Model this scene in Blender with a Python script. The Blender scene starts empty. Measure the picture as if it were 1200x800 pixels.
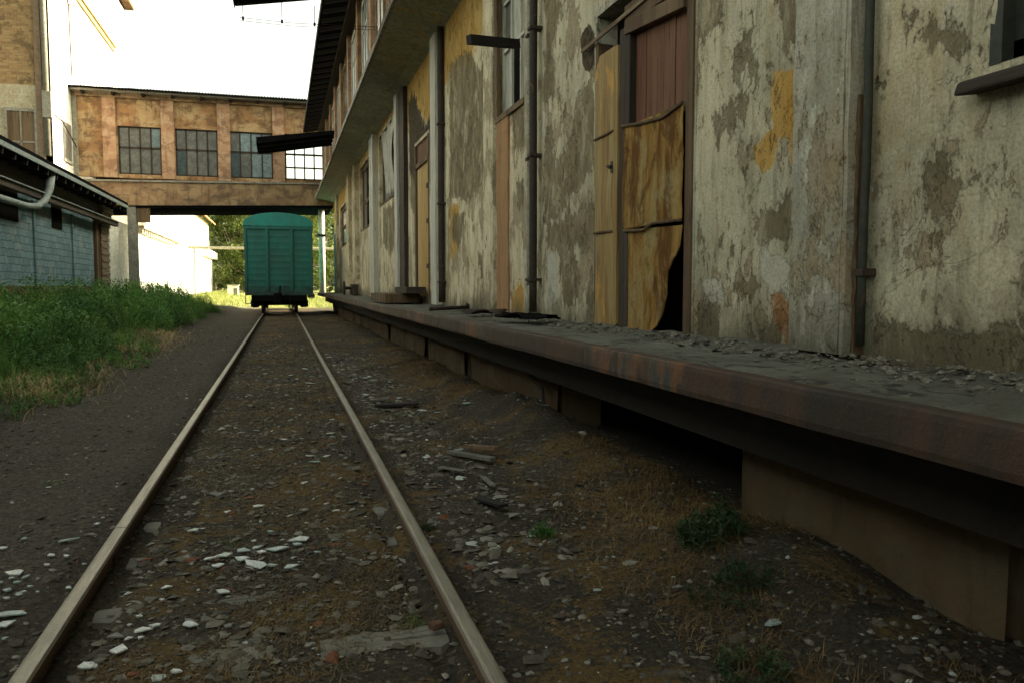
import bpy, math, random
import numpy as np
from mathutils import Vector, Matrix
R = math.radians
random.seed(7); rng = np.random.default_rng(11)

# ------------------------------------------------------------------ camera, world, sun
scn = bpy.context.scene
COL = scn.collection
F, CX, CY = 950.0, 600.0, 400.0
EYE = np.array([0.0, 0.0, 1.45]); PS, TH = R(15.8306), R(3.9141)
cam_d = bpy.data.cameras.new('camera'); cam_o = bpy.data.objects.new('camera', cam_d); COL.objects.link(cam_o)
cam_d.sensor_width = 36; cam_d.lens = F / 1200 * 36; cam_d.clip_start = .05; cam_d.clip_end = 2500
cam_o.location = EYE; cam_o.rotation_euler = (R(90) - TH, 0, -PS)
scn.camera = cam_o

SUN_AZ, SUN_EL = R(84), R(22)       # azimuth clockwise from +Y (the track direction): low on the right, a little ahead
w = bpy.data.worlds.new('World'); scn.world = w; w.use_nodes = True
wn = w.node_tree; bg = wn.nodes['Background']
sky = wn.nodes.new('ShaderNodeTexSky'); sky.sky_type = 'NISHITA'; sky.sun_disc = False
sky.sun_elevation = SUN_EL; sky.sun_rotation = SUN_AZ
sky.air_density = 1.0; sky.dust_density = 6.0; sky.ozone_density = .5; sky.altitude = 0
hs = wn.nodes.new('ShaderNodeHueSaturation'); hs.inputs['Saturation'].default_value = .38; wn.links.new(sky.outputs[0], hs.inputs['Color'])   # hazy, milky air
tn = wn.nodes.new('ShaderNodeMix'); tn.data_type = 'RGBA'; tn.blend_type = 'MULTIPLY'; tn.inputs[0].default_value = 1; tn.inputs[7].default_value = (.96, .955, .77, 1)
wn.links.new(hs.outputs[0], tn.inputs[6]); wn.links.new(tn.outputs[2], bg.inputs[0]); bg.inputs[1].default_value = .15
sd = bpy.data.lights.new('sun', 'SUN'); sd.energy = 2.6; sd.angle = R(.6); sd.color = (1, .86, .66)
so = bpy.data.objects.new('sun', sd); COL.objects.link(so)
sdir = Vector((math.sin(SUN_AZ) * math.cos(SUN_EL), math.cos(SUN_AZ) * math.cos(SUN_EL), math.sin(SUN_EL)))
so.rotation_euler = sdir.to_track_quat('Z', 'Y').to_euler(); so.location = (30, 10, 40)
vs = scn.view_settings
vs.view_transform = 'Standard'; vs.look = 'None'; vs.gamma = 1; vs.use_curve_mapping = False; vs.exposure = 2.35
scn.cycles.max_bounces = 6; scn.cycles.diffuse_bounces = 4

# ------------------------------------------------------------------ measuring helpers
def _basis():
    f = np.array([math.sin(PS) * math.cos(TH), math.cos(PS) * math.cos(TH), -math.sin(TH)])
    r = np.array([math.cos(PS), -math.sin(PS), 0]); return r, np.cross(r, f), f
_r, _u, _f = _basis()
def ray(u, v): return _f + _r * (u - CX) / F + _u * (CY - v) / F
def on_x(u, v, x): d = ray(u, v); return EYE + d * ((x - EYE[0]) / d[0])
def on_y(u, v, y): d = ray(u, v); return EYE + d * ((y - EYE[1]) / d[1])
def on_z(u, v, z): d = ray(u, v); return EYE + d * ((z - EYE[2]) / d[2])
WX = 2.85                                   # plane of the long wall
def WY(u, v=300): return float(on_x(u, v, WX)[1])
def WYZ(u, v): p = on_x(u, v, WX); return float(p[1]), float(p[2])

# value noise in numpy
_perm = rng.random((64, 64, 64))
def vnoise(x, y, z=0):
    x = np.asarray(x, float); y = np.asarray(y, float); z = np.zeros_like(x) + z
    xi = np.floor(x).astype(int); yi = np.floor(y).astype(int); zi = np.floor(z).astype(int)
    fx, fy, fz = x - xi, y - yi, z - zi
    fx, fy, fz = [t * t * (3 - 2 * t) for t in (fx, fy, fz)]
    def g(a, b, c): return _perm[(xi + a) % 64, (yi + b) % 64, (zi + c) % 64]
    def L(a, b, t): return a + (b - a) * t
    return L(L(L(g(0,0,0), g(1,0,0), fx), L(g(0,1,0), g(1,1,0), fx), fy), L(L(g(0,0,1), g(1,0,1), fx), L(g(0,1,1), g(1,1,1), fx), fy), fz) - .5
def fbm(x, y, z=0, o=4):
    s = 0; a = 1
    for i in range(o): s = s + a * vnoise(x * 2**i + 7.3*i, y * 2**i + 3.1*i, z); a *= .5
    return s

# ------------------------------------------------------------------ object helpers
def tag(o, label=None, cat=None, group=None, kind=None):
    if label: o['label'] = label
    if cat: o['category'] = cat
    if group: o['group'] = group
    if kind: o['kind'] = kind
    return o
def thing(name, label, cat, loc=(0, 0, 0), group=None, rz=0):
    o = bpy.data.objects.new(name, None); COL.objects.link(o); o.location = loc; o.rotation_euler = (0, 0, rz)
    o.empty_display_size = .2
    return tag(o, label, cat, group)
def link(name, me, mat, parent=None, loc=(0, 0, 0), smooth=False):
    o = bpy.data.objects.new(name, me); COL.objects.link(o)
    if mat is not None and not me.materials:
        for m in (mat if isinstance(mat, (list, tuple)) else [mat]): me.materials.append(m)
    if smooth: me.shade_smooth()
    if parent is not None:
        o.parent = parent
        # all parts are modelled in world space: take the parent's place off
        wl = Vector(parent.location)
        if parent.parent is not None: wl = wl + Vector(parent.parent.location)
        o.location = Vector(loc) - wl
    else: o.location = loc
    return o
def npmesh(name, V, Fq, smooth=False):
    V = np.ascontiguousarray(V, dtype=np.float32); Fq = np.ascontiguousarray(Fq, dtype=np.int32)
    me = bpy.data.meshes.new(name); k = Fq.shape[1]
    me.vertices.add(len(V)); me.vertices.foreach_set('co', V.ravel())
    me.loops.add(Fq.size); me.loops.foreach_set('vertex_index', Fq.ravel())
    me.polygons.add(len(Fq)); me.polygons.foreach_set('loop_start', np.arange(0, Fq.size, k, dtype=np.int32))
    me.polygons.foreach_set('loop_total', np.full(len(Fq), k, dtype=np.int32))
    me.update(calc_edges=True); me.validate()
    me.shade_smooth() if smooth else me.shade_flat()
    return me
class MB:
    def __init__(s): s.v = []; s.f = []
    def add(s, vs_, fs):
        n = len(s.v); s.v += [tuple(map(float, v)) for v in vs_]; s.f += [tuple(i + n for i in f) for f in fs]; return s
    def hexa(s, p):    # 8 points: bottom 4 ccw, top 4
        return s.add(p, [(3,2,1,0),(4,5,6,7),(0,1,5,4),(1,2,6,5),(2,3,7,6),(3,0,4,7)])
    def box(s, x0, x1, y0, y1, z0, z1, j=0):
        P = [(x0,y0,z0),(x1,y0,z0),(x1,y1,z0),(x0,y1,z0),(x0,y0,z1),(x1,y0,z1),(x1,y1,z1),(x0,y1,z1)]
        if j: P = [tuple(c + random.uniform(-j, j) for c in p) for p in P]
        return s.hexa(P)
    def obox(s, a, b, wd, h, up=(0, 0, 1)):  # bar of section wd x h from a to b
        a, b = Vector(a), Vector(b); d = (b - a).normalized(); up = Vector(up)
        if abs(d.dot(up)) > .98: up = Vector((1, 0, 0))
        sd_ = d.cross(up).normalized(); u2 = sd_.cross(d).normalized()
        P = [a - sd_*wd/2 - u2*h/2, a + sd_*wd/2 - u2*h/2, b + sd_*wd/2 - u2*h/2, b - sd_*wd/2 - u2*h/2]
        return s.hexa([tuple(p) for p in P] + [tuple(p + u2*h) for p in P])
    def tube(s, pts, r, n=10, cap=True):
        pts = [Vector(p) for p in pts]; rr = r if isinstance(r, (list, tuple)) else [r] * len(pts)
        base = len(s.v); pu = None
        for i, p in enumerate(pts):
            d = (pts[min(i+1, len(pts)-1)] - pts[max(i-1, 0)]).normalized()
            if pu is None: pu = d.orthogonal().normalized()
            u = (pu - d * pu.dot(d)).normalized(); pu = u; v = d.cross(u)
            for k in range(n):
                a = 2*math.pi*k/n; q = p + (u*math.cos(a) + v*math.sin(a)) * rr[i]; s.v.append(tuple(q))
        for i in range(len(pts)-1):
            for k in range(n):
                a = base + i*n + k; b = base + i*n + (k+1) % n; s.f.append((a, b, b+n, a+n))
        if cap:
            s.f.append(tuple(base + k for k in range(n))[::-1]); s.f.append(tuple(base + (len(pts)-1)*n + k for k in range(n)))
        return s
    def prism(s, prof, x0, x1, axis='x'):    # profile list of 2D points extruded along an axis
        n = len(prof)
        def m(t, p): return {'x': (t, p[0], p[1]), 'y': (p[0], t, p[1]), 'z': (p[0], p[1], t)}[axis]
        return s.add([m(x0, p) for p in prof] + [m(x1, p) for p in prof],
                     [tuple(range(n))[::-1], tuple(range(n, 2*n))] + [(i, (i+1) % n, n+(i+1) % n, n+i) for i in range(n)])
    def build(s, name, mat, parent=None, bevel=0, smooth=False):
        me = bpy.data.meshes.new(name); me.from_pydata(s.v, [], s.f); me.update()
        import bmesh
        b = bmesh.new(); b.from_mesh(me); bmesh.ops.recalc_face_normals(b, faces=b.faces); b.to_mesh(me); b.free()
        o = link(name, me, mat, parent, smooth=smooth)
        if bevel:
            m = o.modifiers.new('bevel', 'BEVEL'); m.width = bevel; m.segments = 2; m.limit_method = 'ANGLE'
        return o

# ------------------------------------------------------------------ materials
class Mat:
    def __init__(s, name, rough=.85, spec=.3):
        s.m = bpy.data.materials.new(name); s.m.use_nodes = True; s.t = s.m.node_tree; s.N = s.t.nodes; s.L = s.t.links
        s.b = s.N['Principled BSDF']; s.b.inputs['Roughness'].default_value = rough
        s.b.inputs['Specular IOR Level'].default_value = spec
        s.tc = s.N.new('ShaderNodeNewGeometry').outputs['Position']
    def put(s, sock, val):
        if hasattr(val, 'is_linked') or hasattr(val, 'links'): s.L.new(val, sock)
        elif isinstance(val, (tuple, list)): sock.default_value = tuple(val) + ((1,) if len(val) == 3 and len(sock.default_value) == 4 else ())
        else: sock.default_value = val
    def scale(s, v, sc):
        n = s.N.new('ShaderNodeVectorMath'); n.operation = 'MULTIPLY'; s.put(n.inputs[0], v); n.inputs[1].default_value = sc; return n.outputs[0]
    def noise(s, scale=5, detail=5, rough=.6, dist=0, sc=None, v=None):
        n = s.N.new('ShaderNodeTexNoise'); vec = v if v is not None else s.tc
        if sc: vec = s.scale(vec, sc)
        s.L.new(vec, n.inputs['Vector']); n.inputs['Scale'].default_value = scale; n.inputs['Detail'].default_value = detail
        n.inputs['Roughness'].default_value = rough; n.inputs['Distortion'].default_value = dist; return n.outputs['Fac']
    def voro(s, scale=5, feature='F1', sc=None, out='Distance', v=None):
        n = s.N.new('ShaderNodeTexVoronoi'); n.feature = feature; vec = v if v is not None else s.tc
        if sc: vec = s.scale(vec, sc)
        s.L.new(vec, n.inputs['Vector']); n.inputs['Scale'].default_value = scale; return n.outputs[out]
    def math(s, op, a, b=None, c=None):
        n = s.N.new('ShaderNodeMath'); n.operation = op; s.put(n.inputs[0], a)
        if b is not None: s.put(n.inputs[1], b)
        if c is not None: s.put(n.inputs[2], c)
        return n.outputs[0]
    def step(s, v, lo, hi):
        n = s.N.new('ShaderNodeMapRange'); n.interpolation_type = 'SMOOTHSTEP'; s.put(n.inputs[0], v)
        n.inputs[1].default_value = lo; n.inputs[2].default_value = hi; return n.outputs[0]
    def mix(s, f, a, b, mode='MIX'):
        n = s.N.new('ShaderNodeMix'); n.data_type = 'RGBA'; n.blend_type = mode; n.clamp_factor = True
        s.put(n.inputs[0], f); s.put(n.inputs[6], a); s.put(n.inputs[7], b); return n.outputs[2]
    def attr(s, name):
        n = s.N.new('ShaderNodeAttribute'); n.attribute_name = name; return n.outputs['Fac']
    def xyz(s):
        n = s.N.new('ShaderNodeSeparateXYZ'); s.L.new(s.tc, n.inputs[0]); return n.outputs
    def bump(s, h, dist=.01, strength=1, prev=None):
        n = s.N.new('ShaderNodeBump'); s.put(n.inputs['Height'], h); n.inputs['Distance'].default_value = dist
        n.inputs['Strength'].default_value = strength
        if prev is not None: s.L.new(prev, n.inputs['Normal'])
        return n.outputs[0]
    def done(s, col, nrm=None, rough=None, metal=None, alpha=None):
        s.put(s.b.inputs['Base Color'], col)
        if nrm is not None: s.L.new(nrm, s.b.inputs['Normal'])
        if rough is not None: s.put(s.b.inputs['Roughness'], rough)
        if metal is not None: s.put(s.b.inputs['Metallic'], metal)
        return s.m

def grimy(name, c1, c2, c3=None, scale=3, rough=.85, bump=.006, stretch=(1, 1, 1), metal=0, spots=.62):
    """Weathered surface: two tones mottled, third tone as worn spots."""
    m = Mat(name, rough, 0 if name in ('tarred_sheet', 'dark_interior') else .3)
    n1 = m.noise(scale, 6, .65, .3, stretch); n2 = m.noise(scale * 6, 4, .7, 0, stretch); n3 = m.noise(scale * 1.7, 8, .7, .6, stretch)
    c = m.mix(m.step(n1, .35, .65), c1, c2)
    if c3: c = m.mix(m.step(n3, spots - .03, spots + .03), c, c3)
    c = m.mix(m.step(n2, .3, .75), c, m.mix(.5, c, (0.01, .01, .008)))
    return m.done(c, m.bump(m.math('ADD', n2, n3), bump), metal=metal)

def wood(name, base, dark, pale, axis='z', rough=.85, plank=.12):
    m = Mat(name, rough)
    st = {'z': (1, 1, .06), 'y': (1, .06, 1), 'x': (.06, 1, 1)}[axis]
    g = m.noise(28, 6, .7, .6, st); b = m.noise(3, 4, .6, .2, st); f = m.noise(90, 3, .6, 0, st)
    c = m.mix(m.step(b, .35, .65), base, pale); c = m.mix(m.step(g, .5, .72), c, dark)
    return m.done(c, m.bump(m.math('ADD', g, f), .004))

WHITE = (.64, .56, .385); GREY = (.155, .122, .068); OCH = (.47, .26, .06); DEEP = (.045, .03, .018)
def plaster(name, attrs=True, white=WHITE, grey=GREY, greylev=.60):
    m = Mat(name, .93, .15); X, Y, Z = m.xyz()
    big = m.noise(.9, 5, .6, .4, (1, 1, .8)); mid = m.noise(3.2, 7, .68, .5, (1, 1, .55)); fine = m.noise(14, 6, .7, .2)
    tiny = m.noise(60, 4, .7); torn = m.noise(5.5, 10, .74, .25, (1, 1, .6)); streak = m.noise(9, 5, .6, .2, (1, 1, .07))
    c = m.mix(m.step(big, .35, .68), white, tuple(a * b for a, b in zip(white, (.70, .73, .74))))
    c = m.mix(m.math('MULTIPLY', m.step(streak, .46, .72), .55), c, tuple(a * b for a, b in zip(white, (.52, .50, .42))))
    # far plaster warmed and lightened as painted bounce light; yellow underpaint flecks follow
    far_bounce = m.step(m.math('ADD', Y, m.math('MULTIPLY', m.math('SUBTRACT', big, .5), 6)), 7.0, 12)
    c = m.mix(m.math('MULTIPLY', far_bounce, .9), c, m.mix(m.step(mid, .4, .6), (.80, .69, .47), (.66, .54, .34)))
    cloud = m.step(m.noise(1.7, 8, .7, .35, (1, 1, .6)), .46, .62); c = m.mix(m.math('MULTIPLY', cloud, m.math('MULTIPLY_ADD', far_bounce, -.22, .42)), c, m.mix(m.step(fine, .4, .6), (.25, .225, .15), (.17, .145, .09)))
    lightp = m.step(m.noise(2.6, 9, .74, .7, (1, 1, .5)), .60, .66); c = m.mix(m.math('MULTIPLY', lightp, .65), c, (.68, .65, .53))
    dr_ = m.step(m.noise(13, 7, .68, .5, (1, 1, .10)), .54, .66); c = m.mix(m.math('MULTIPLY', dr_, .5), c, (.15, .125, .08))
    fl = m.step(m.math('ADD', m.noise(2.3, 8, .75, 1.1), m.math('MULTIPLY', m.math('SUBTRACT', fine, .5), .35)), .62, .66)
    c = m.mix(m.math('MULTIPLY', fl, .45), c, (.36, .24, .10))
    nearw = m.step(Y, 6.2, 4.6); ua = m.math('SUBTRACT', m.math('ADD', m.math('MULTIPLY', m.noise(1.7, 6, .6, .25, (1, 1, .7)), .55), m.math('MULTIPLY', m.noise(7.5, 9, .74, .15, (1, 1, .6)), .45)), m.math('MULTIPLY', nearw, .030)); under = m.step(ua, .525, .535)                       # brown undercoat showing through ragged holes
    c = m.mix(m.math('MULTIPLY', under, .8), c, m.mix(m.step(fine, .35, .6), (.24, .175, .095), (.34, .27, .17)))
    halo = m.math('MULTIPLY', m.step(ua, .46, .525), m.math('SUBTRACT', 1, under)); c = m.mix(m.math('MULTIPLY', halo, .28), c, (.30, .23, .13))
    orr = m.step(m.noise(1.1, 7, .68, .6, (1, 1, .35), None), .57, .70); c = m.mix(m.math('MULTIPLY', orr, .45), c, (.42, .28, .12))
    wob = m.math('ADD', m.math('MULTIPLY', m.math('SUBTRACT', torn, .5), 2.0), m.math('MULTIPLY', m.math('SUBTRACT', fine, .5), .9))
    if attrs:
        o_ = m.step(m.math('ADD', m.attr('ochre'), wob), .5, .62)
        c = m.mix(o_, c, m.mix(m.step(mid, .35, .65), OCH, (.55, .36, .12)))
    gsum = m.math('ADD', m.math('MULTIPLY', m.step(torn, greylev, greylev + .02), .6), m.math('MULTIPLY', m.step(torn, greylev - .06, greylev + .09), .4))
    if attrs:
        ga = m.math('ADD', m.attr('grey'), wob); gsum = m.math('MAXIMUM', gsum, m.math('ADD', m.math('MULTIPLY', m.step(ga, .49, .54), .55), m.math('MULTIPLY', m.step(ga, .34, .72), .45)))
    gc = m.mix(m.step(mid, .38, .62), grey, tuple(a * 1.55 for a in grey))
    gc = m.mix(m.step(fine, .55, .75), gc, tuple(a * .55 for a in grey))
    c = m.mix(m.math('MULTIPLY', gsum, m.math('MULTIPLY_ADD', m.step(m.noise(4, 8, .75, .8, (1, 1, .5)), .36, .52), .55, .42)), c, gc)
    hgt = m.math('SUBTRACT', m.math('SUBTRACT', m.math('MULTIPLY', fine, .35), m.math('MULTIPLY', gsum, .55)), m.math('MULTIPLY', under, .35))
    if attrs:
        pw = m.step(m.math('ADD', m.attr('pale'), wob), .5, .57)
        c = m.mix(pw, c, m.mix(m.step(fine, .3, .7), (.56, .52, .42), (.44, .40, .30)))
        og = m.step(m.math('ADD', m.attr('rust'), wob), .5, .6); c = m.mix(m.math('MULTIPLY', og, .8), c, (.38, .17, .06))
        d_ = m.step(m.math('ADD', m.attr('deep'), wob), .5, .55)
        c = m.mix(d_, c, m.mix(m.step(fine, .4, .6), DEEP, (.10, .075, .045)))
        hgt = m.math('SUBTRACT', hgt, m.math('MULTIPLY', d_, 1.6)); hgt = m.math('ADD', hgt, m.math('MULTIPLY', pw, .3))
    # fine cracks and pits
    cr = m.step(m.voro(1.5, 'DISTANCE_TO_EDGE', (1, 1, .8), v=None), .0, .012)
    crn = m.noise(1.6, 8, .62, 1.2); cr = m.step(m.math('ABSOLUTE', m.math('SUBTRACT', crn, .5)), .0, .006)
    crm = m.math('MULTIPLY', m.math('SUBTRACT', 1, cr), m.step(m.noise(1.1, 3), .52, .6))
    crm = m.math('MULTIPLY', crm, .35); c = m.mix(crm, c, (.06, .05, .035))
    pit = m.step(m.noise(22, 5, .6, .5, (1, 1, .6)), .70, .74); c = m.mix(m.math('MULTIPLY', pit, .75), c, (.09, .07, .045))
    hgt = m.math('SUBTRACT', hgt, m.math('MULTIPLY', m.math('MAXIMUM', crm, pit), .5))
    # grime splashed up from the platform floor
    base = m.step(m.math('ADD', Z, m.math('MULTIPLY', m.math('SUBTRACT', mid, .5), -1.1)), 1.5, 1.02)
    c = m.mix(m.math('MULTIPLY', base, .75), c, (.075, .062, .038))
    c = m.mix(m.step(tiny, .35, .8), c, m.mix(.45, c, (.02, .018, .012)))
    n = m.bump(hgt, .020); n = m.bump(m.math('ADD', tiny, mid), .005, 1, n)
    return m.done(c, n)

M = {}
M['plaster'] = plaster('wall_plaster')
M['pil'] = plaster('pilaster_plaster', False, (.52, .48, .38), greylev=.63)
M['soffit'] = grimy('soffit_plaster', (.36, .36, .26), (.46, .45, .32), (.52, .38, .14), 1.6, .9, .006, spots=.60)
M['cornice_edge'] = grimy('cornice_edge', (.34, .31, .25), (.24, .21, .16), (.10, .08, .06), 3)
M['dark_wood'] = wood('dark_wood', (.035, .025, .018), (.012, .009, .007), (.06, .045, .03))
M['dark_wood_x'] = wood('dark_wood_x', (.012, .010, .009), (.006, .005, .005), (.022, .018, .015), 'x')
M['dark_wood_y'] = wood('dark_wood_y', (.034, .026, .018), (.014, .011, .008), (.06, .047, .033), 'y')
M['red_wood'] = wood('red_boards', (.115, .046, .022), (.028, .014, .009), (.19, .10, .055))
M['old_wood_y'] = wood('old_wood_y', (.16, .10, .055), (.05, .03, .018), (.28, .21, .13), 'y')
M['grey_wood_x'] = wood('grey_wood_x', (.105, .10, .078), (.035, .032, .024), (.165, .155, .125), 'x')
M['yellow_wood'] = wood('yellow_wood', (.42, .25, .075), (.17, .085, .025), (.52, .40, .20))
M['white_wood'] = wood('white_wood', (.46, .43, .34), (.20, .17, .12), (.55, .52, .44))
M['orange_wood'] = wood('orange_board', (.26, .115, .042), (.12, .05, .02), (.33, .19, .09))
M['brown_wood'] = wood('brown_wood', (.085, .050, .026), (.03, .019, .012), (.16, .105, .055))
M['pipe_green'] = grimy('pipe_green', (.026, .029, .020), (.042, .042, .030), (.12, .055, .025), 6, .6, .003)
M['pipe_brown'] = grimy('pipe_brown', (.05, .032, .02), (.03, .022, .016), (.12, .06, .03), 6, .7, .003)
M['pipe_pale'] = grimy('pipe_pale', (.34, .32, .25), (.26, .23, .16), (.10, .06, .035), 6, .7, .003)
M['pipe_grey'] = grimy('pipe_grey', (.20, .25, .24), (.28, .32, .30), (.08, .07, .06), 5, .6, .003)
M['black'] = grimy('tarred_sheet', (.007, .007, .008), (.011, .011, .012), (.02, .017, .015), 3, .85, .004)
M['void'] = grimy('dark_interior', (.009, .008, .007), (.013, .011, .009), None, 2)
M['concrete'] = grimy('concrete', (.20, .19, .16), (.28, .27, .22), (.11, .10, .08), 2.5, .95, .008)
M['glass_dark'] = grimy('dusty_glass', (.10, .10, .085), (.17, .165, .14), (.07, .07, .06), 4, .3, .001)
M['glass_blue'] = grimy('bluish_glass', (.22, .29, .30), (.14, .19, .19), (.09, .11, .11), 4, .25, .001)
M['glass_deep'] = grimy('dark_teal_glass', (.035, .06, .06), (.06, .09, .085), None, 4, .2, .001)
M['curtain'] = grimy('pale_sheet', (.52, .49, .41), (.40, .37, .29), (.20, .17, .12), 2, .85, .01, (1, 1, .25))
M['blue_paint'] = grimy('blue_paint', (.05, .09, .16), (.07, .15, .19), (.25, .22, .18), 2)
M['shard'] = grimy('white_shard', (.70, .72, .66), (.56, .60, .56), (.35, .33, .27), 9, .45, .002, spots=.7)
M['shard_teal'] = grimy('pale_green_shard', (.42, .52, .48), (.30, .36, .33), None, 9, .4, .002)
M['slate'] = grimy('slate_chip', (.17, .165, .14), (.26, .25, .21), (.09, .08, .065), 12, .85, .004)
M['iron'] = grimy('rusty_iron', (.06, .036, .024), (.035, .026, .02), (.13, .06, .03), 10, .75, .004)
M['white_lime'] = grimy('white_limewash', (.80, .77, .68), (.70, .67, .57), (.45, .40, .30), 1.2, .9, .006, spots=.70)
M['plinth'] = grimy('grey_plinth', (.24, .26, .23), (.30, .31, .27), (.14, .14, .12), 2, .9)
M['brick_bit'] = grimy('brick_bit', (.17, .085, .045), (.12, .06, .035), (.2, .13, .08), 20)
M['copper_roof'] = grimy('orange_roof', (.32, .14, .05), (.42, .22, .10), (.2, .10, .05), 3)

def sheetmetal():
    """Rusting painted steel sheet: mustard rust runs over a faded grey-green coat."""
    m = Mat('rusted_sheet', .85, .08)
    a = m.noise(1.5, 6, .62, .5, (1, 1, .5)); b = m.noise(5, 8, .75, .7, (1, 1, .35)); f = m.noise(40, 6, .75); s_ = m.noise(12, 7, .65, .4, (1, 1, .10))
    rust = m.mix(m.step(b, .36, .62), (.21, .108, .026), (.31, .195, .060))
    rust = m.mix(m.math('MULTIPLY', m.step(m.noise(6, 7, .65, .4, (1, 1, .14)), .47, .58), .8), rust, (.085, .032, .010))
    rust = m.mix(m.math('MULTIPLY', m.step(m.noise(20, 6, .7, .3, (1, 1, .2)), .56, .66), .7), rust, (.32, .21, .06))
    c = m.mix(m.math('MULTIPLY', m.step(m.math('ADD', a, m.math('MULTIPLY', m.math('SUBTRACT', b, .5), .8)), .56, .64), .5), rust, m.mix(m.step(f, .35, .65), (.29, .25, .13), (.21, .17, .08)))
    c = m.mix(m.math('MULTIPLY', m.step(m.noise(3.1, 9, .75, .8, (1, 1, .7)), .50, .60), .85), c, (.085, .038, .014))
    c = m.mix(m.step(f, .52, .8), c, m.mix(.35, c, (.03, .015, .008)))
    return m.done(c, m.bump(m.math('ADD', m.math('MULTIPLY', a, 6), m.math('MULTIPLY', m.math('ADD', b, f), .6)), .005))
M['sheet'] = sheetmetal()
def yellow_leaf():
    m = Mat('yellowed_leaf', .7)
    b = m.noise(7, 6, .7, .4, (1, 1, .12)); a = m.noise(2.2, 6, .65, .5, (1, 1, .6)); s_ = m.noise(22, 5, .6, .3, (1, 1, .05))
    c = m.mix(m.step(b, .35, .65), (.29, .215, .085), (.22, .12, .032)); c = m.mix(m.step(a, .55, .62), c, (.46, .22, .04))
    c = m.mix(m.step(s_, .50, .66), c, (.16, .085, .03)); return m.done(c, m.bump(m.math('ADD', b, s_), .005))
M['leaf_yellow'] = yellow_leaf()
def channel():
    m = Mat('rusty_channel', .7, .35)
    a = m.noise(.9, 6, .6, .5, (1, 1, 1)); b = m.noise(7, 7, .7, .3, (1, 1, .35)); f = m.noise(50, 5, .7)
    c = m.mix(m.step(b, .35, .65), (.058, .031, .017), (.032, .021, .014))
    c = m.mix(m.step(a, .52, .58), c, m.mix(m.step(b, .4, .6), (.030, .040, .036), (.14, .058, .022))); c = m.mix(m.math('MULTIPLY', m.step(m.noise(2.2, 6, .7, .3, (1, 1, .3)), .52, .6), .7), c, (.020, .016, .012))
    c = m.mix(m.step(m.noise(3, 8, .75, .6), .62, .66), c, (.12, .07, .04))
    return m.done(c, m.bump(m.math('ADD', b, f), .005))
M['channel'] = channel()
def brickm(name, c1, c2, mort, bw=.25, bh=.075, plane='y', bumpd=.012, dirt=(.05, .04, .03), dl=.6, squash=.02):
    m = Mat(name, .9, .2)
    X, Y, Z = m.xyz(); cb = m.N.new('ShaderNodeCombineXYZ'); m.L.new({'y': X, 'x': Y}[plane], cb.inputs[0]); m.L.new(Z, cb.inputs[1])
    br = m.N.new('ShaderNodeTexBrick'); wob = m.N.new('ShaderNodeVectorMath'); wob.operation = 'ADD'
    nn = m.N.new('ShaderNodeTexNoise'); m.L.new(m.tc, nn.inputs['Vector']); nn.inputs['Scale'].default_value = 3
    sc = m.scale(nn.outputs['Color'], (squash,) * 3); m.L.new(cb.outputs[0], wob.inputs[0]); m.L.new(sc, wob.inputs[1])
    m.L.new(wob.outputs[0], br.inputs['Vector'])
    br.inputs['Scale'].default_value = 1; br.inputs['Brick Width'].default_value = bw; br.inputs['Row Height'].default_value = bh
    br.inputs['Mortar Size'].default_value = .008; br.inputs['Mortar Smooth'].default_value = .4
    m.put(br.inputs['Color1'], c1); m.put(br.inputs['Color2'], c2); m.put(br.inputs['Mortar'], mort)
    f = m.noise(30, 6, .7); a = m.noise(1.5, 7, .7, .5)
    c = m.mix(m.step(a, dl, dl + .08), br.outputs['Color'], dirt); c = m.mix(m.step(f, .4, .75), c, m.mix(.4, c, (.02, .015, .01)))
    h = m.math('SUBTRACT', m.math('MULTIPLY', f, .5), br.outputs['Fac'])
    return m.done(c, m.bump(h, bumpd))
M['brick_gold'] = brickm('golden_brick', (.42, .27, .12), (.27, .16, .07), (.46, .35, .20), .26, .12, bumpd=.05, dirt=(.20, .13, .065), dl=.50, squash=.08)
M['brick_blue'] = brickm('blue_painted_brick', (.19, .30, .33), (.13, .22, .25), (.045, .075, .085), .42, .21, 'x', .06, (.26, .31, .31), .54, .12)
M['brick_red'] = brickm('red_brick', (.15, .05, .032), (.10, .038, .026), (.10, .08, .06), .26, .08, 'x')
M['brick_upper'] = brickm('warehouse_brick', (.26, .12, .06), (.19, .085, .045), (.17, .13, .09), plane='x', dirt=(.30, .24, .16), dl=.56)
def bridgem(name, c1, c2, c3, sc=1.1):
    m = Mat(name, .92, .2)
    a = m.noise(sc, 6, .62, .6, (1, 1, 1.3)); b = m.noise(1.9, 8, .66, .2, (.8, 1, 1.3)); f = m.noise(25, 5, .7)
    c = m.mix(m.step(a, .40, .60), c1, c2); c = m.mix(m.math('MULTIPLY', m.step(b, .48, .60), .8), c, c3); c = m.mix(m.math('MULTIPLY', m.step(m.noise(6, 6, .6, .2, (1, 1, .15)), .5, .7), .5), c, tuple(q * .45 for q in c3))
    c = m.mix(m.math('MULTIPLY', m.step(m.noise(1.3, 9, .72, .7, (1, 1, 1.4)), .52, .64), .7), c, (.14, .085, .05))
    return m.done(c, m.bump(m.math('ADD', b, f), .012))
M['bridge'] = bridgem('bridge_render', (.31, .165, .075), (.41, .28, .145), (.16, .09, .045))
M['bridge_pil'] = bridgem('bridge_pilaster', (.38, .22, .13), (.43, .29, .18), (.24, .125, .07), 1.6)
M['bridge_beam'] = bridgem('bridge_beam', (.24, .145, .08), (.33, .22, .12), (.12, .085, .055))

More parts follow.
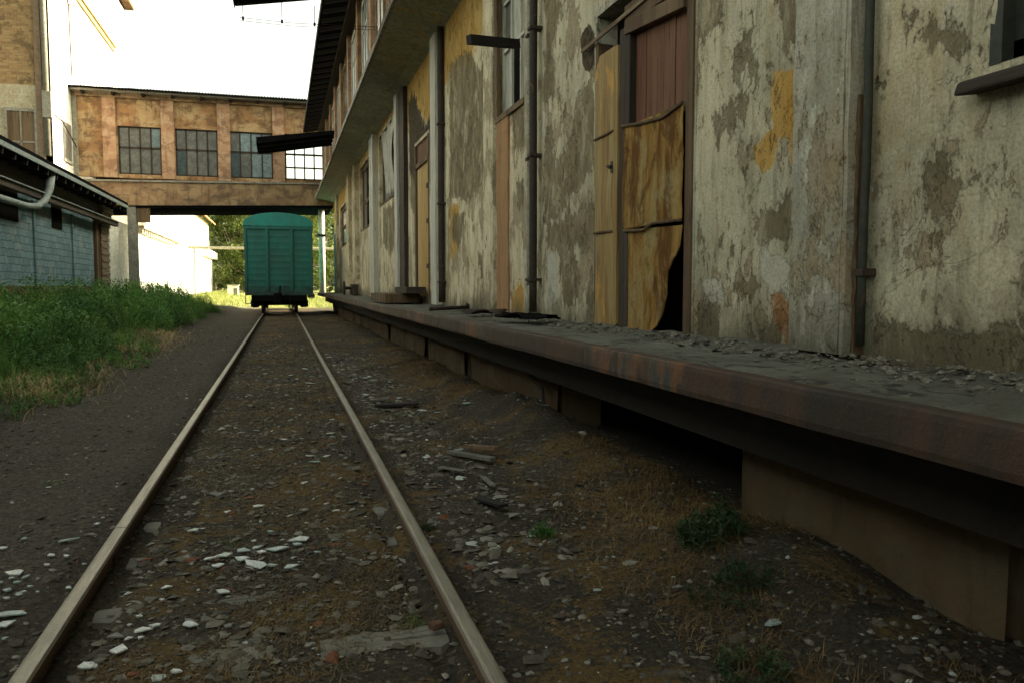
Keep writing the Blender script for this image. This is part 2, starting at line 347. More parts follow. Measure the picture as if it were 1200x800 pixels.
# ------------------------------------------------------------------ ground
def gh(x, y):
    """height of the ground"""
    x = np.asarray(x, float); y = np.asarray(y, float)
    h = .035 + .02 * fbm(x * 1.1, y * .8, 1.5) + .012 * fbm(x * 5, y * 5, 5.5, 3)
    h = h + .30 * np.clip((-x - 2.4) / 3.2, 0, 1) + .10 * np.clip((-x - 2.2) / .8, 0, 1) * (1 + fbm(x * .6, y * .3, 9.1))
    near = np.clip(1 - np.abs(y - 7) / 12, 0, 1)
    mound = np.exp(-((x - 2.3) / .45) ** 2) * (.05 + .16 * near) * np.clip(1 + 1.3 * fbm(x * 1.2, y * .9, 3.3), 0, 2) * (y < 46)
    h = h + mound - .05 * np.clip((x - 2.9) / .8, 0, 1) * (x < 8)
    h = h + .035 * fbm(x * 2.3 + 4, y * 1.3, 21.2, 4) * np.clip((-x - 1.0) / .5, 0, 1) * np.clip(1 - (y - 30) / 20, 0, 1)
    rut = np.exp(-((x + 1.55) / .35) ** 2) * .03
    groove = -.05 * np.exp(-((np.abs(x + .1) - .68) / .05) ** 2) - .03 * np.exp(-((np.abs(x + .1) - .9) / .06) ** 2)
    far = np.clip((y - 60) / 40, 0, 1)
    return h - rut + groove * np.clip(1 - y / 60, 0, 1) + .25 * far
def grid_axis(pts):
    out = []
    for a, b, st in pts: out += list(np.arange(a, b, st))
    out.append(pts[-1][1]); return np.array(out)
gx = grid_axis([(-600, -60, 60), (-60, -12, 4), (-12, -4, .3), (-4, -2.2, .07), (-2.2, 3.0, .035), (3.0, 6, .2), (6, 60, 6), (60, 600, 60)])
gy = grid_axis([(-80, -4, 8), (-4, 1.2, .5), (1.2, 8, .035), (8, 16, .07), (16, 48, .2), (48, 120, 1.5), (120, 200, 10), (200, 1500, 100)])
GX, GY = np.meshgrid(gx, gy, indexing='ij'); GZ = gh(GX, GY)
GV = np.stack([GX.ravel(), GY.ravel(), GZ.ravel()], 1); nx, ny = len(gx), len(gy)
ii = (np.arange(nx - 1)[:, None] * ny + np.arange(ny - 1)[None, :]).ravel()
gm = npmesh('ground', GV, np.stack([ii, ii + ny, ii + ny + 1, ii + 1], 1), True)
def groundm():
    m = Mat('dirt_ground', .95, .15); X, Y, Z = m.xyz()
    a = m.noise(.55, 6, .65, .5); b = m.noise(3, 8, .72, .3); f = m.noise(28, 7, .75); g = m.noise(110, 4, .7); v = m.voro(38)
    c = m.mix(m.step(a, .38, .62), (.066, .056, .041), (.105, .088, .062))
    c = m.mix(m.step(f, .36, .66), m.mix(.55, c, (.022, .018, .013)), c)
    c = m.mix(m.math('MULTIPLY', m.step(m.voro(17), .20, .12), m.step(m.noise(9, 3), .48, .56)), c, (.16, .145, .11))   # chips trodden in
    # rust-brown moss and rot between and right of the rails
    between = m.math('MULTIPLY', m.step(X, -.9, -.5), m.step(X, 3.1, 2.2))
    mo = m.math('MULTIPLY', between, m.step(m.math('ADD', m.noise(1.3, 7, .7, .6), m.math('MULTIPLY', m.math('SUBTRACT', f, .5), .35)), .49, .58))
    c = m.mix(m.math('MULTIPLY', mo, .85), c, m.mix(m.step(g, .35, .65), (.20, .125, .042), (.12, .078, .030)))
    # bright trodden turf beyond the footbridge and under the weeds
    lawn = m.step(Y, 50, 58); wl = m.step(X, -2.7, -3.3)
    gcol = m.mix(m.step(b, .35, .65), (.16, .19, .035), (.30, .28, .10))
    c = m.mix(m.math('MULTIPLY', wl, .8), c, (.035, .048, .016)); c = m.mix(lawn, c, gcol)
    pe = m.math('MULTIPLY', m.step(m.math('ADD', X, m.math('MULTIPLY', m.math('SUBTRACT', b, .5), 2)), -2.95, -2.3), m.step(X, -.9, -1.3))
    c = m.mix(m.math('MULTIPLY', pe, .6), c, m.mix(m.step(f, .42, .58), (.070, .060, .046), (.165, .142, .108)))
    n = m.bump(m.math('ADD', m.math('MULTIPLY', b, 2), m.math('SUBTRACT', f, v)), .03); n = m.bump(g, .006, 1, n)
    return m.done(c, n)
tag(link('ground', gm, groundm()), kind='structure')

# ------------------------------------------------------------------ rails and sleepers
def railm():
    m = Mat('rail_steel', .5, .5)
    nz = m.N.new('ShaderNodeSeparateXYZ'); ge = m.N.new('ShaderNodeNewGeometry'); m.L.new(ge.outputs['True Normal'], nz.inputs[0])
    top = m.step(nz.outputs[2], .45, .9); f = m.noise(20, 5, .7, 0, (1, .15, 1)); g = m.noise(60, 4, .7)
    rust = m.mix(m.step(g, .35, .65), (.075, .040, .022), (.13, .078, .043)); worn = m.mix(m.step(f, .35, .7), (.27, .245, .185), (.17, .15, .108))
    return m.done(m.mix(top, rust, worn), m.bump(g, .003), m.mix(top, (.85,) * 3, (.42,) * 3), m.math('MULTIPLY', top, .35))
RAILM = railm()
RT = .14
prof = [(-.065, -.04), (.065, -.04), (.065, -.028), (.012, -.012), (.009, .085), (.034, .098), (.036, .128), (.028, .138), (.016, RT), (-.016, RT), (-.028, .138), (-.036, .128), (-.034, .098), (-.009, .085), (-.012, -.012), (-.065, -.028)]
def rail(xc, y0, y1, label):
    mb = MB(); ys = np.linspace(y0, y1, max(2, int((y1 - y0) / 1.5)))
    n = len(prof)
    for j, y in enumerate(ys):
        wob = .012 * float(vnoise(y * .13, xc * 3)) if 4 < y else 0
        for p in prof: mb.v.append((xc + p[0] + wob, y, p[1] + wob * .4))
    for j in range(len(ys) - 1):
        for k in range(n):
            a = j * n + k; b = j * n + (k + 1) % n; mb.f.append((a, b, b + n, a + n))
    mb.f.append(tuple(range(n))); mb.f.append(tuple((len(ys) - 1) * n + k for k in range(n))[::-1])
    o = mb.build('railway_rail', RAILM); return tag(o, label, 'rail', 'steel rails of the siding')
RL, RR = -.87, .67
yj = float(on_z(216, 612, RT)[1])
rail(RL, -6, yj - .004, 'worn steel rail at the lower left, the near length before the joint')
rail(RL, yj + .004, 110, 'long left steel rail running from the joint to the green wagon')
rail(RR, -6, 110, 'long right steel rail with a worn top, beside the loading platform')
def sleeper(y, z, x0, x1, wd, label, rz=0):
    z = z - .012
    mb = MB(); n = 14; xs = np.linspace(x0, x1, n)
    for i, x in enumerate(xs):
        e = .02 * (i in (0, n - 1)); jj = lambda s: random.uniform(-s, s)
        for (dy, dz) in ((-wd/2 + e, -.12), (wd/2 - e, -.12), (wd/2 - e, z - .012), (wd/2 - .03, z), (0, z + .004), (-wd/2 + .03, z), (-wd/2 + e, z - .012)):
            mb.v.append((x, y + dy + jj(.008) + rz * (x - (x0 + x1) / 2), dz + jj(.003)))
    for i in range(n - 1):
        for k in range(7):
            a = i * 7 + k; b = i * 7 + (k + 1) % 7; mb.f.append((a, b, b + 7, a + 7))
    mb.f += [tuple(range(7)), tuple((n - 1) * 7 + k for k in range(7))[::-1]]
    return tag(mb.build('railway_sleeper', M['grey_wood_x']), label, 'railway sleeper', 'half-buried timber sleepers')
sleeper(3.18, .052, .12, .62, .20, 'split grey timber sleeper end lying against the right rail, bottom of the photo', .03)
sleeper(3.20, .050, -.42, -.06, .19, 'weathered grey timber sleeper stub with bolt holes, in the middle of the near track', -.03)
sleeper(3.78, .049, -.80, .05, .17, 'grey timber sleeper flush with the dirt inside the left rail', .01)
for k in range(22):
    y = 4.55 + k * .68
    sleeper(y, .006 + random.uniform(-.012, .012), -1.35 if k % 3 else -.8, 1.15 if k % 4 else .6, .2, 'timber sleeper sunk in the trodden dirt under the rails farther on', random.uniform(-.02, .02))
# fishplate at the joint, spikes
jt = thing('rail_joint', 'rusty bolted fishplate at the joint of the left rail', 'fishplate', (RL, yj, 0))
MB().box(RL + .014, RL + .034, yj - .3, yj + .3, .0, .085).build('plate', M['iron'], jt, .004)
mb = MB()
for d in (-.22, -.08, .08, .22): MB().tube([(RL + .03, yj + d, .045), (RL + .06, yj + d, .045)], .013, 6).build('bolt', M['iron'], jt)

# ------------------------------------------------------------------ warehouse on the right
WZ0, WZ1 = 1.10, 6.03
WH = thing('warehouse', 'long two-storey warehouse with peeling white and ochre plaster, right of the track', 'warehouse', (WX, 20, 0))
def rect_px(u0, u1, v0, v1, vm=None):      # opening: returns y_near, y_far, z0, z1 (u0 < u1; v0 = top, v1 = bottom, read at the far edge)
    yf, z1 = WYZ(u0, v0); _, z0 = WYZ(u0, v1); yn, _ = WYZ(u1, (v0 + v1) / 2); return yn, yf, z0, z1
OP = {  # y_near, y_far, z0, z1
    'win0': (1.15, 2.71, 2.36, 4.6), 'door1': (5.32, 7.16, 1.10, 3.92), 'win1': (9.50, 10.76, 3.70, 5.75),
    'door2': (16.05, 17.75, 1.22, 4.45), 'win2': (20.3, 24.5, 3.75, 5.80), 'win3': (26.5, 30.5, 3.4, 5.7), 'win4': (36.2, 41.0, 3.3, 5.2)}
ys_ = set(np.round(grid_axis([(-14, 1, .5), (1, 12, .05), (12, 26, .1), (26, 46, .25)]), 3)); zs_ = set(np.round(np.arange(WZ0 - .10, WZ1, .05), 3)) | {WZ1}
def snapset(S, vals):
    L = np.array(sorted(S))
    for v in vals:
        i = int(np.argmin(abs(L - v))); L[i] = v
    return L
yl = snapset(ys_, [v for o in OP.values() for v in o[:2]]); zl = snapset(zs_, [v for o in OP.values() for v in o[2:]])
YY, ZZ = np.meshgrid(yl, zl, indexing='ij')
bulge = .012 * fbm(YY * .9, ZZ * .9, 4.4) + .006 * fbm(YY * 4, ZZ * 3, 8.1)
onedge = np.zeros_like(YY, bool)
for (a, b, c, d) in OP.values(): onedge |= (YY >= a - .03) & (YY <= b + .03) & (ZZ >= c - .03) & (ZZ <= d + .03)
XX = WX + np.where(onedge, 0, bulge)
V = np.stack([XX.ravel(), YY.ravel(), ZZ.ravel()], 1); n1, n2 = YY.shape
I, J = np.meshgrid(np.arange(n1 - 1), np.arange(n2 - 1), indexing='ij'); yc = (yl[:-1] + yl[1:])[I] / 2; zc = (zl[:-1] + zl[1:])[J] / 2
keep = np.ones_like(I, bool)
for (a, b, c, d) in OP.values(): keep &= ~((yc > a) & (yc < b) & (zc > c) & (zc < d))
q = (I * n2 + J)[keep]
wall_me = npmesh('lower_wall', V, np.stack([q, q + 1, q + n2 + 1, q + n2], 1), True)
def sdf(poly, y, z):
    """soft inside-ness of a polygon in metres: positive inside"""
    P = np.array(poly); d2 = np.full(y.shape, 1e9); ins = np.zeros(y.shape, bool)
    for i in range(len(P)):
        a, b = P[i], P[(i + 1) % len(P)]; e = b - a; wy, wz = y - a[0], z - a[1]
        t = np.clip((wy * e[0] + wz * e[1]) / (e @ e + 1e-12), 0, 1); d2 = np.minimum(d2, (wy - e[0] * t) ** 2 + (wz - e[1] * t) ** 2)
        c = (a[1] > z) != (b[1] > z); xi = (b[0] - a[0]) * (z - a[1]) / (b[1] - a[1] + 1e-12) + a[0]; ins ^= c & (y < xi)
    d = np.sqrt(d2); return np.where(ins, d, -d)
def paint(me, name, polys, YY=YY, ZZ=ZZ, soft=.17, tr=WYZ, extra=None):
    y, z = YY.ravel(), ZZ.ravel(); f = np.zeros_like(y)
    for P in polys:
        sf = soft
        if isinstance(P, tuple): P, sf = P
        s_ = sdf([tr(*p) for p in P], y, z); f = np.maximum(f, np.clip(.5 + s_ / (2 * sf), 0, 1.3))
    if extra is not None: f = np.maximum(f, extra(y, z))
    at = me.attributes.new(name, 'FLOAT', 'POINT'); at.data.foreach_set('value', f.astype(np.float32))
paint(wall_me, 'grey', [
    [(652, 235), (656, 190), (668, 155), (677, 110), (690, 95), (697, 60), (699, 205), (684, 210), (668, 235)],
    [(637, 160), (646, 150), (655, 215), (670, 240), (650, 262), (637, 265)],
    [(640, 262), (699, 240), (699, 300), (690, 292), (668, 290), (660, 300), (640, 290)],
    [(657, 300), (675, 296), (680, 345), (662, 362), (655, 330)],
    [(690, 320), (699, 315), (699, 380), (690, 370)],
    [(880, 262), (905, 238), (945, 212), (945, 322), (938, 312), (925, 290), (905, 280), (885, 285)],
    [(918, 0), (945, 0), (945, 45), (925, 75), (912, 60)], [(835, 140), (860, 120), (880, 105), (872, 140), (842, 165)],
    [(850, 320), (885, 330), (888, 350), (860, 340)], [(815, 360), (842, 355), (845, 400), (815, 395)], [(885, 385), (915, 375), (920, 415), (885, 405)],
    ([(1030, 372), (1075, 380), (1105, 372), (1135, 392), (1165, 380), (1210, 390), (1300, 395), (1300, 480), (1030, 440)], .12),
    [(1095, 200), (1130, 190), (1150, 210), (1130, 235), (1085, 250)], [(1080, 20), (1140, 30), (1135, 60), (1090, 55)],
    [(527, 75), (548, 60), (562, 80), (578, 60), (580, 150), (566, 215), (548, 235), (527, 232)], [(599, 70), (625, 60), (625, 110), (600, 130)],
    [(449, 245), (467, 235), (467, 285), (456, 300), (449, 285)], [(481, 105), (500, 150), (513, 100), (513, 245), (505, 250), (503, 190), (488, 190), (486, 250), (481, 240)],
    [(637, 0), (660, 0), (655, 20), (645, 60)], [(403, 240), (412, 238), (412, 285), (404, 285)],
    [(637, 60), (650, 70), (652, 110), (640, 120)], [(600, 130), (624, 125), (622, 180), (603, 170)], [(604, 215), (622, 210), (620, 250), (606, 245)], [(530, 255), (545, 250), (540, 285), (531, 285)], [(560, 300), (577, 295), (575, 330), (562, 325)],
    [(812, 0), (850, 0), (835, 40), (815, 45)], [(855, 60), (880, 40), (885, 75), (862, 90)], [(955, 20), (985, 10), (990, 60), (960, 70)], [(955, 350), (990, 370), (1002, 415), (950, 412)], [(960, 200), (985, 190), (980, 230), (962, 235)]])
paint(wall_me, 'ochre', [
    ([(926, 78), (945, 52), (945, 195), (930, 200), (922, 165), (915, 160), (905, 200), (890, 200), (882, 178), (893, 160), (905, 150), (903, 118), (908, 82)], .06),
    [(381, 240), (420, 190), (470, 108), (515, 36), (516, 90), (512, 100), (503, 150), (497, 140), (484, 115), (474, 120), (445, 160), (424, 195), (405, 232), (383, 262)],
    [(527, -20), (552, -20), (542, 20), (536, 60), (527, 60)], [(413, 200), (421, 195), (421, 290), (414, 300)], [(527, 240), (540, 236), (535, 300), (527, 310)],
    [(600, 340), (618, 320), (616, 372), (600, 372)]],
    extra=lambda y, z: np.clip(.5 + (z - 4.9 + .5 * fbm(y * .35, z * .3, 6.1)) / .9, 0, .95) * np.clip((y - 10.8) / .6, 0, 1))
paint(wall_me, 'pale', [
    [(888, 298), (898, 288), (906, 300), (915, 297), (925, 305), (935, 325), (945, 335), (945, 372), (930, 360), (918, 345), (905, 345), (895, 335), (886, 320)],
    [(640, 295), (652, 295), (655, 350), (641, 372)], [(822, 330), (845, 325), (850, 355), (826, 350)]], soft=.07)
paint(wall_me, 'rust', [[(905, 345), (914, 340), (930, 365), (944, 385), (940, 412), (918, 405), (908, 375)], [(1005, 330), (1012, 330), (1012, 420), (1003, 420)]], soft=.06)
paint(wall_me, 'deep', [([(680, 40), (692, 28), (700, 50), (698, 75), (690, 88), (683, 75)], .05), ([(905, 318), (910, 316), (913, 330), (908, 332)], .03),
    ([(478, 118), (486, 112), (497, 150), (504, 140), (511, 105), (513, 150), (509, 215), (504, 182), (488, 185), (486, 215), (480, 200)], .22), ([(505, 200), (510, 195), (507, 250), (505, 245)], .05)])
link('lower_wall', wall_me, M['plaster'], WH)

def reveal(key, depth=.28, mat='pil'):
    a, b, c, d = OP[key]; e = .003; mb = MB()
    mb.box(WX - e, WX + depth, a - .06, a, c, d); mb.box(WX - e, WX + depth, b, b + .06, c, d); mb.box(WX - e, WX + depth, a - .06, b + .06, d, d + .07)
    return mb
for k in OP: reveal(k).build('opening_reveal', M['pipe_green'] if k == 'win0' else M['pil'], WH)
# inner shell: keeps the rooms dark
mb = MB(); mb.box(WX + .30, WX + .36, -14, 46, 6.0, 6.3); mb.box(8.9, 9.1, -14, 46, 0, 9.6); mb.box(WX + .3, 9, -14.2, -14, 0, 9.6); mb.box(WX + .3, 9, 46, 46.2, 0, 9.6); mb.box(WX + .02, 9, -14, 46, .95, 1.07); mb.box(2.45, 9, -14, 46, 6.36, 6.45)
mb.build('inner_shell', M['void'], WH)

# cornice: coved soffit and edge board
cv = [(WX, 6.00), (2.62, 6.09), (2.35, 6.14), (2.10, 6.17), (1.93, 6.19), (1.93, 6.24), (2.3, 6.36), (WX + .3, 6.36), (WX + .3, 6.0)]
def cornice():
    ys = np.arange(-14, 46.01, .5); mb = MB(); n = len(cv)
    for y in ys:
        for i, p in enumerate(cv): mb.v.append((p[0] + (.012 * float(vnoise(y * .8, i * .7)) if i > 2 and i < 6 else 0), y, p[1] + .012 * float(vnoise(y * .6, i * .9, 2))))
    for j in range(len(ys) - 1):
        for k in range(n):
            a = j * n + k; b = j * n + (k + 1) % n; mb.f.append((a, b, b + n, a + n))
    return mb.build('cornice', M['soffit'], WH)
cornice()
mb = MB(); y = -14
while y < 45.9:
    L = min(random.uniform(2.5, 4), 46 - y); dz = random.uniform(-.015, .015); mb.box(1.86, 1.925, y, y + L - .02, 6.16 + dz, 6.29 + dz); y += L
mb.build('cornice_edge_board', M['cornice_edge'], WH)

# upper storey
UX = 2.3
mb = MB(); mb.box(UX, UX + .4, -14, 46, 6.36, 9.72)
mb.build('upper_wall', M['brick_upper'], WH)
k = 0; y = 8.0
while y < 44:
    wn_ = thing_part = None
    f = MB(); a, b = y, y + 1.5; z0, z1 = 7.2, 9.1; x = UX - .005
    f.box(x - .05, x + .02, a, a + .09, z0, z1); f.box(x - .05, x + .02, b - .09, b, z0, z1); f.box(x - .05, x + .02, a, b, z1 - .09, z1); f.box(x - .05, x + .02, a, b, z0, z0 + .09)
    f.box(x - .04, x + .02, (a + b) / 2 - .03, (a + b) / 2 + .03, z0, z1); f.box(x - .04, x + .02, a, b, 8.3, 8.36)
    fr = f.build('upper_window', M['white_wood'] if k % 3 else M['old_wood_y'], WH)
    MB().box(x - .02, x - .01, a + .05, b - .05, z0 + .05, z1 - .05).build('pane', M['glass_dark'] if k % 2 else M['glass_deep'], fr)
    MB().box(UX - .12, UX, y + 2.0, y + 2.45, 6.5, 9.71).build('upper_pilaster', M['bridge_pil'] if k % 2 else M['bridge'], WH)
    k += 1; y += 3.4
# roof with deep eave, rafters under it
mb = MB(); mb.hexa([(1.30, -14.3, 9.72), (9.4, -14.3, 11.6), (9.4, 45.95, 11.6), (1.30, 45.95, 9.72), (1.30, -14.3, 9.84), (9.4, -14.3, 11.75), (9.4, 45.95, 11.75), (1.30, 45.95, 9.84)])
rf = mb.build('roof', M['black'], WH)
mb = MB(); y = -14
while y < 45.8: MB().obox((1.34, y, 9.66), (2.35, y, 9.90), .07, .12).build('rafter', M['dark_wood_x'], WH); y += .9
mb.box(1.27, 1.30, -14.3, 45.95, 9.64, 9.86)
mb.build('eave_board', M['dark_wood_x'], WH)
MB().box(2.0, 2.28, -14, 46, 9.45, 9.60).build('wall_plate', M['dark_wood_y'], WH)

# pilasters and vertical strips on the lower wall
def vbox(name, y0, y1, dx, mat, z0=WZ0, z1=6.0, bev=.008):
    mb = MB(); n = 24; zz = np.linspace(z0, z1, n)
    for i, z in enumerate(zz):
        j = lambda s=.006: random.uniform(-s, s)
        for (x, y) in ((WX - dx + j(), y0 + j()), (WX - dx + j(), y1 + j()), (WX + .02, y1 + j()), (WX + .02, y0 + j())): mb.v.append((x, y, z))
    for i in range(n - 1):
        for k_ in range(4):
            a = i * 4 + k_; b = i * 4 + (k_ + 1) % 4; mb.f.append((a, b, b + 4, a + 4))
    mb.f += [(0, 1, 2, 3), tuple((n - 1) * 4 + q for q in (3, 2, 1, 0))]
    return mb.build(name, mat, WH)
vbox('pilaster', 3.54, 3.96, .11, M['pil'])
vbox('corner_strip', 3.505, 3.538, .105, M['pil']); vbox('corner_strip', 3.48, 3.503, .06, M['brown_wood'], WZ0, 2.4)
def pipe(u_y, r, mat, z0=WZ0 + .05, z1=6.0, off=.07, br=True, label=None):
    mb = MB(); n = 16
    mb.tube([(WX - off + .008 * float(vnoise(i * .6, u_y)), u_y + .01 * float(vnoise(i * .5, u_y, 3)), z0 + (z1 - z0) * i / n) for i in range(n + 1)], r, 10)
    o = mb.build('drainpipe', mat, WH, smooth=True)
    if label: o['label'] = label
    if br:
        b = MB()
        for z in (1.5, 2.9, 4.3): b.box(WX - off - r - .008, WX + .01, u_y - r - .012, u_y + r + .012, z, z + .035)
        b.build('bracket', M['iron'], o)
    return o
pipe(3.44, .022, M['pipe_green'], off=.05, label='dark green drainpipe beside the near pilaster')
pipe(8.86, .045, M['pipe_brown'], off=.09, label='dark drainpipe left of the sheet-clad door')
pipe(9.14, .030, M['pipe_pale'], z0=1.45, off=.05, label='thin pale pipe ending above the platform floor')
vbox('pilaster', 9.06, 9.42, .03, M['pil'])
vbox('board_strip', 10.17, 10.76, .018, M['orange_wood'], WZ0, 3.68)
vbox('pilaster', 10.84, 11.38, .05, M['pil'])
pipe(14.45, .06, M['pipe_brown'], off=.07, label='dark brown drainpipe at the end of the white-patched panel')
vbox('pilaster', 14.75, 15.25, .12, M['white_wood'])
vbox('pilaster', 18.85, 19.6, .10, M['pipe_brown']); vbox('pilaster', 19.62, 20.05, .16, M['white_wood'])
vbox('pilaster', 24.85, 25.35, .16, M['white_wood']); vbox('pilaster', 25.6, 26.1, .14, M['white_wood'])
vbox('pilaster', 31.1, 32.2, .16, M['pil']); vbox('pilaster', 34.4, 35.6, .14, M['pil'])
vbox('pilaster', 42.2, 43.0, .12, M['pil'])
vbox('painted_panel', 44.0, 45.9, .05, M['blue_paint'], WZ0, 4.2)

# ---- windows of the lower wall
def frame_win(key, cols, bars, matf, paneM, inset=.12, fr=.07, label=None, sag=0):
    a, b, c, d = OP[key]; x = WX + inset; f = MB()
    f.box(x - .04, x + .04, a, a + fr, c, d); f.box(x - .04, x + .04, b - fr, b, c, d); f.box(x - .04, x + .04, a, b, c, c + fr); f.box(x - .04, x + .04, a, b, d - fr, d)
    for i in range(1, cols):
        y = a + (b - a) * i / cols; f.box(x - .03, x + .03, y - fr * .35, y + fr * .35, c, d, .004)
    for t in bars: z = c + (d - c) * t; f.box(x - .03, x + .03, a, b, z - fr * .35, z + fr * .35, .004)
    o = f.build('window', matf, WH)
    if label: o['label'] = label
    for i in range(cols):
        y0, y1 = a + (b - a) * i / cols, a + (b - a) * (i + 1) / cols; zs2 = [0] + list(bars) + [1]
        for j in range(len(zs2) - 1):
            pm = paneM[(i + j * 2) % len(paneM)]
            if pm is None: continue
            MB().box(x + .005, x + .012, y0 + fr * .4, y1 - fr * .4, c + (d - c) * zs2[j] + fr * .4, c + (d - c) * zs2[j+1] - fr * .4).build('pane', pm, o)
    return o
w0 = frame_win('win0', 2, (.55,), M['pipe_green'], [M['glass_deep'], M['brown_wood']], .10, .09, 'window with a dark painted frame and heavy sill at the right edge')
sill = MB(); sill.hexa([(WX - .13, 1.1, 2.235), (WX + .1, 1.1, 2.26), (WX + .1, 2.83, 2.27), (WX - .11, 2.85, 2.245), (WX - .12, 1.1, 2.29), (WX + .1, 1.1, 2.36), (WX + .1, 2.82, 2.36), (WX - .10, 2.84, 2.30)])
sill.build('sill', M['dark_wood_y'], w0, .012)
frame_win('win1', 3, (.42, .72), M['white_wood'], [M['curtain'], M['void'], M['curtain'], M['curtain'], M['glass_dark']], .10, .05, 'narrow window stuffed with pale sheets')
MB().obox((WX - .05, 9.62, 4.36), (2.12, 9.30, 4.27), .09, .10).build('iron_bar', M['dark_wood_x'], WH)
w1s = MB(); w1s.box(WX - .03, WX + .1, 9.45, 10.8, 3.63, 3.70); w1s.build('window_sill', M['brown_wood'], WH)
vbox('window_jamb', 10.70, 10.83, .03, M['brown_wood'], 3.7, 6.0)
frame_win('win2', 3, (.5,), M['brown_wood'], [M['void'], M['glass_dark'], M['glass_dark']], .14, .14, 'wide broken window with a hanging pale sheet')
frame_win('win3', 3, (.45,), M['brown_wood'], [M['glass_dark'], M['void']], .12, .16, 'dark barred window between pale pilasters')
frame_win('win4', 2, (.5,), M['brown_wood'], [M['curtain'], M['glass_dark']], .12, .2, 'far window next to the footbridge')
# hanging sheet in window 2 (a torn curtain bowing out of the opening)
V = []; 
for i in range(13):
    for j in range(13):
        s_, t = i / 12, j / 12; y = 20.5 + 2.9 * s_ * (1 - .35 * (1 - t)) ; z = 3.85 + 1.85 * t
        V.append((WX - .03 - .12 * math.sin(t * 3.1) * (1 - s_) + .03 * math.sin(i * 1.9), y, z + .06 * math.sin(i * 1.3)))
Fc = [(i * 13 + j, i * 13 + j + 1, (i + 1) * 13 + j + 1, (i + 1) * 13 + j) for i in range(12) for j in range(12)]
sh = MB().add(V, Fc).build('hanging_sheet', M['curtain'], WH, smooth=True); sh.modifiers.new('s', 'SOLIDIFY').thickness = .008

# ---- the big sheet-clad door
a, b, c, d = OP['door1']
D1 = MB(); x = WX + .02
D1.box(WX - .02, WX + .14, a - .03, a + .07, c, d + .1); D1.box(WX - .01, WX + .14, b - .05, b + .02, c, d - .25)
D1.box(WX - .02, WX + .12, a, 6.50, 3.62, 3.80)
D1.obox((WX - .02, *WYZ(738, 34)), (WX - .02, *WYZ(808, 0)), .06, .11)
dr = D1.build('door', M['brown_wood'], WH, .006); dr['label'] = 'tall double door with red boards above and rusted sheets below'
mb = MB(); y = 5.42
while y < 6.30:
    wd = random.uniform(.085, .12); mb.box(x + random.uniform(0, .008), x + .035, y, min(y + wd - .006, 6.34), 2.72, 3.63); y += wd
mb.build('red_board_panel', M['red_wood'], dr)
MB().box(x - .02, x + .0, 5.40, 6.36, 2.70, 2.80, .01).build('rail_board', M['brown_wood'], dr)
MB().box(WX - .035, WX + .09, 6.36, 6.56, c, 3.62, .008).build('centre_post', M['dark_wood'], dr, .01)
MB().box(WX - .05, WX - .02, 6.56, 6.64, c + .02, 3.5, .004).build('pale_batten', M['leaf_yellow'], dr)
# left leaf: warped boards and strips, three lengths
def warped(name, Lp, Rp, xo, mat, amp=.012, th=.006, seed=0):
    """sheet spanned between a left and a right edge, both given bottom to top in (y, z); finely divided and buckled"""
    def along(P, t):
        P = np.array(P); d = np.r_[0, np.cumsum(np.linalg.norm(np.diff(P, axis=0), axis=1))]; return np.interp(t * d[-1], d, P[:, 0]), np.interp(t * d[-1], d, P[:, 1])
    n1_, n2_ = 26, 60; V = []; Fc = []
    for j in range(n2_):
        t = j / (n2_ - 1); ly, lz = along(Lp, t); ry, rz = along(Rp, t)
        for i in range(n1_):
            s_ = i / (n1_ - 1); y, z = ly + (ry - ly) * s_, lz + (rz - lz) * s_
            if i == n1_ - 1: y += .012 * float(fbm(z * 9, seed, 1.1))
            cur = .05 * max(0, s_ - .8) * (name == 'rusted_sheet' and t < .75 and seed == 5)
            V.append((xo - cur + amp * 1.6 * float(fbm(y * 2.5, z * 1.8, seed + .5, 2)) + amp * .5 * math.sin(t * 9 + seed) * s_, y, z))
    for j in range(n2_ - 1):
        for i in range(n1_ - 1): q_ = j * n1_ + i; Fc.append((q_, q_ + 1, q_ + n1_ + 1, q_ + n1_))
    o = MB().add(V, Fc).build(name, mat, dr, smooth=True); m_ = o.modifiers.new('s', 'SOLIDIFY'); m_.thickness = th; return o
def W(pts): return [WYZ(*p) for p in pts]
warped('leaf_sheet', W([(699, 164), (699, 90), (705, 66)]), W([(725, 150), (723, 54)]), WX - .012, M['leaf_yellow'], seed=1)
warped('leaf_sheet', W([(699, 273), (699, 166)]), W([(727, 270), (726, 152)]), WX - .016, M['leaf_yellow'], seed=2)
warped('leaf_sheet', W([(699, 384), (699, 275)]), W([(729, 386), (727, 271)]), WX - .010, M['leaf_yellow'], seed=3)
o = warped('rusted_sheet', W([(734, 270), (734, 150)]), W([(804, 258), (806, 122)]), WX - .03, M['sheet'], .007, seed=4)
o = warped('rusted_sheet', W([(733, 386), (734, 270)]), W([(768, 389), (775, 382), (781, 368), (787, 345), (788, 320), (795, 305), (800, 290), (803, 264)]), WX - .024, M['sheet'], .007, seed=5)
P = [(WX - .05, *WYZ(u, v)) for u, v in ((737, 271), (760, 270), (772, 262), (788, 260), (805, 258))]; MB().tube(P, .012, 6).build('seam_fold', M['brown_wood'], dr)
P = [(WX - .045, *WYZ(u, v)) for u, v in ((734, 149), (757, 145), (783, 138), (806, 121))]; MB().tube(P, .014, 6).build('seam_fold', M['brown_wood'], dr)
P = [(WX - .03, *WYZ(u, v)) for u, v in ((699, 165), (712, 159), (726, 151))]; MB().tube(P, .009, 6).build('seam_fold', M['brown_wood'], dr); P = [(WX - .03, *WYZ(u, v)) for u, v in ((699, 274), (712, 272), (728, 270))]; MB().tube(P, .009, 6).build('seam_fold', M['brown_wood'], dr)
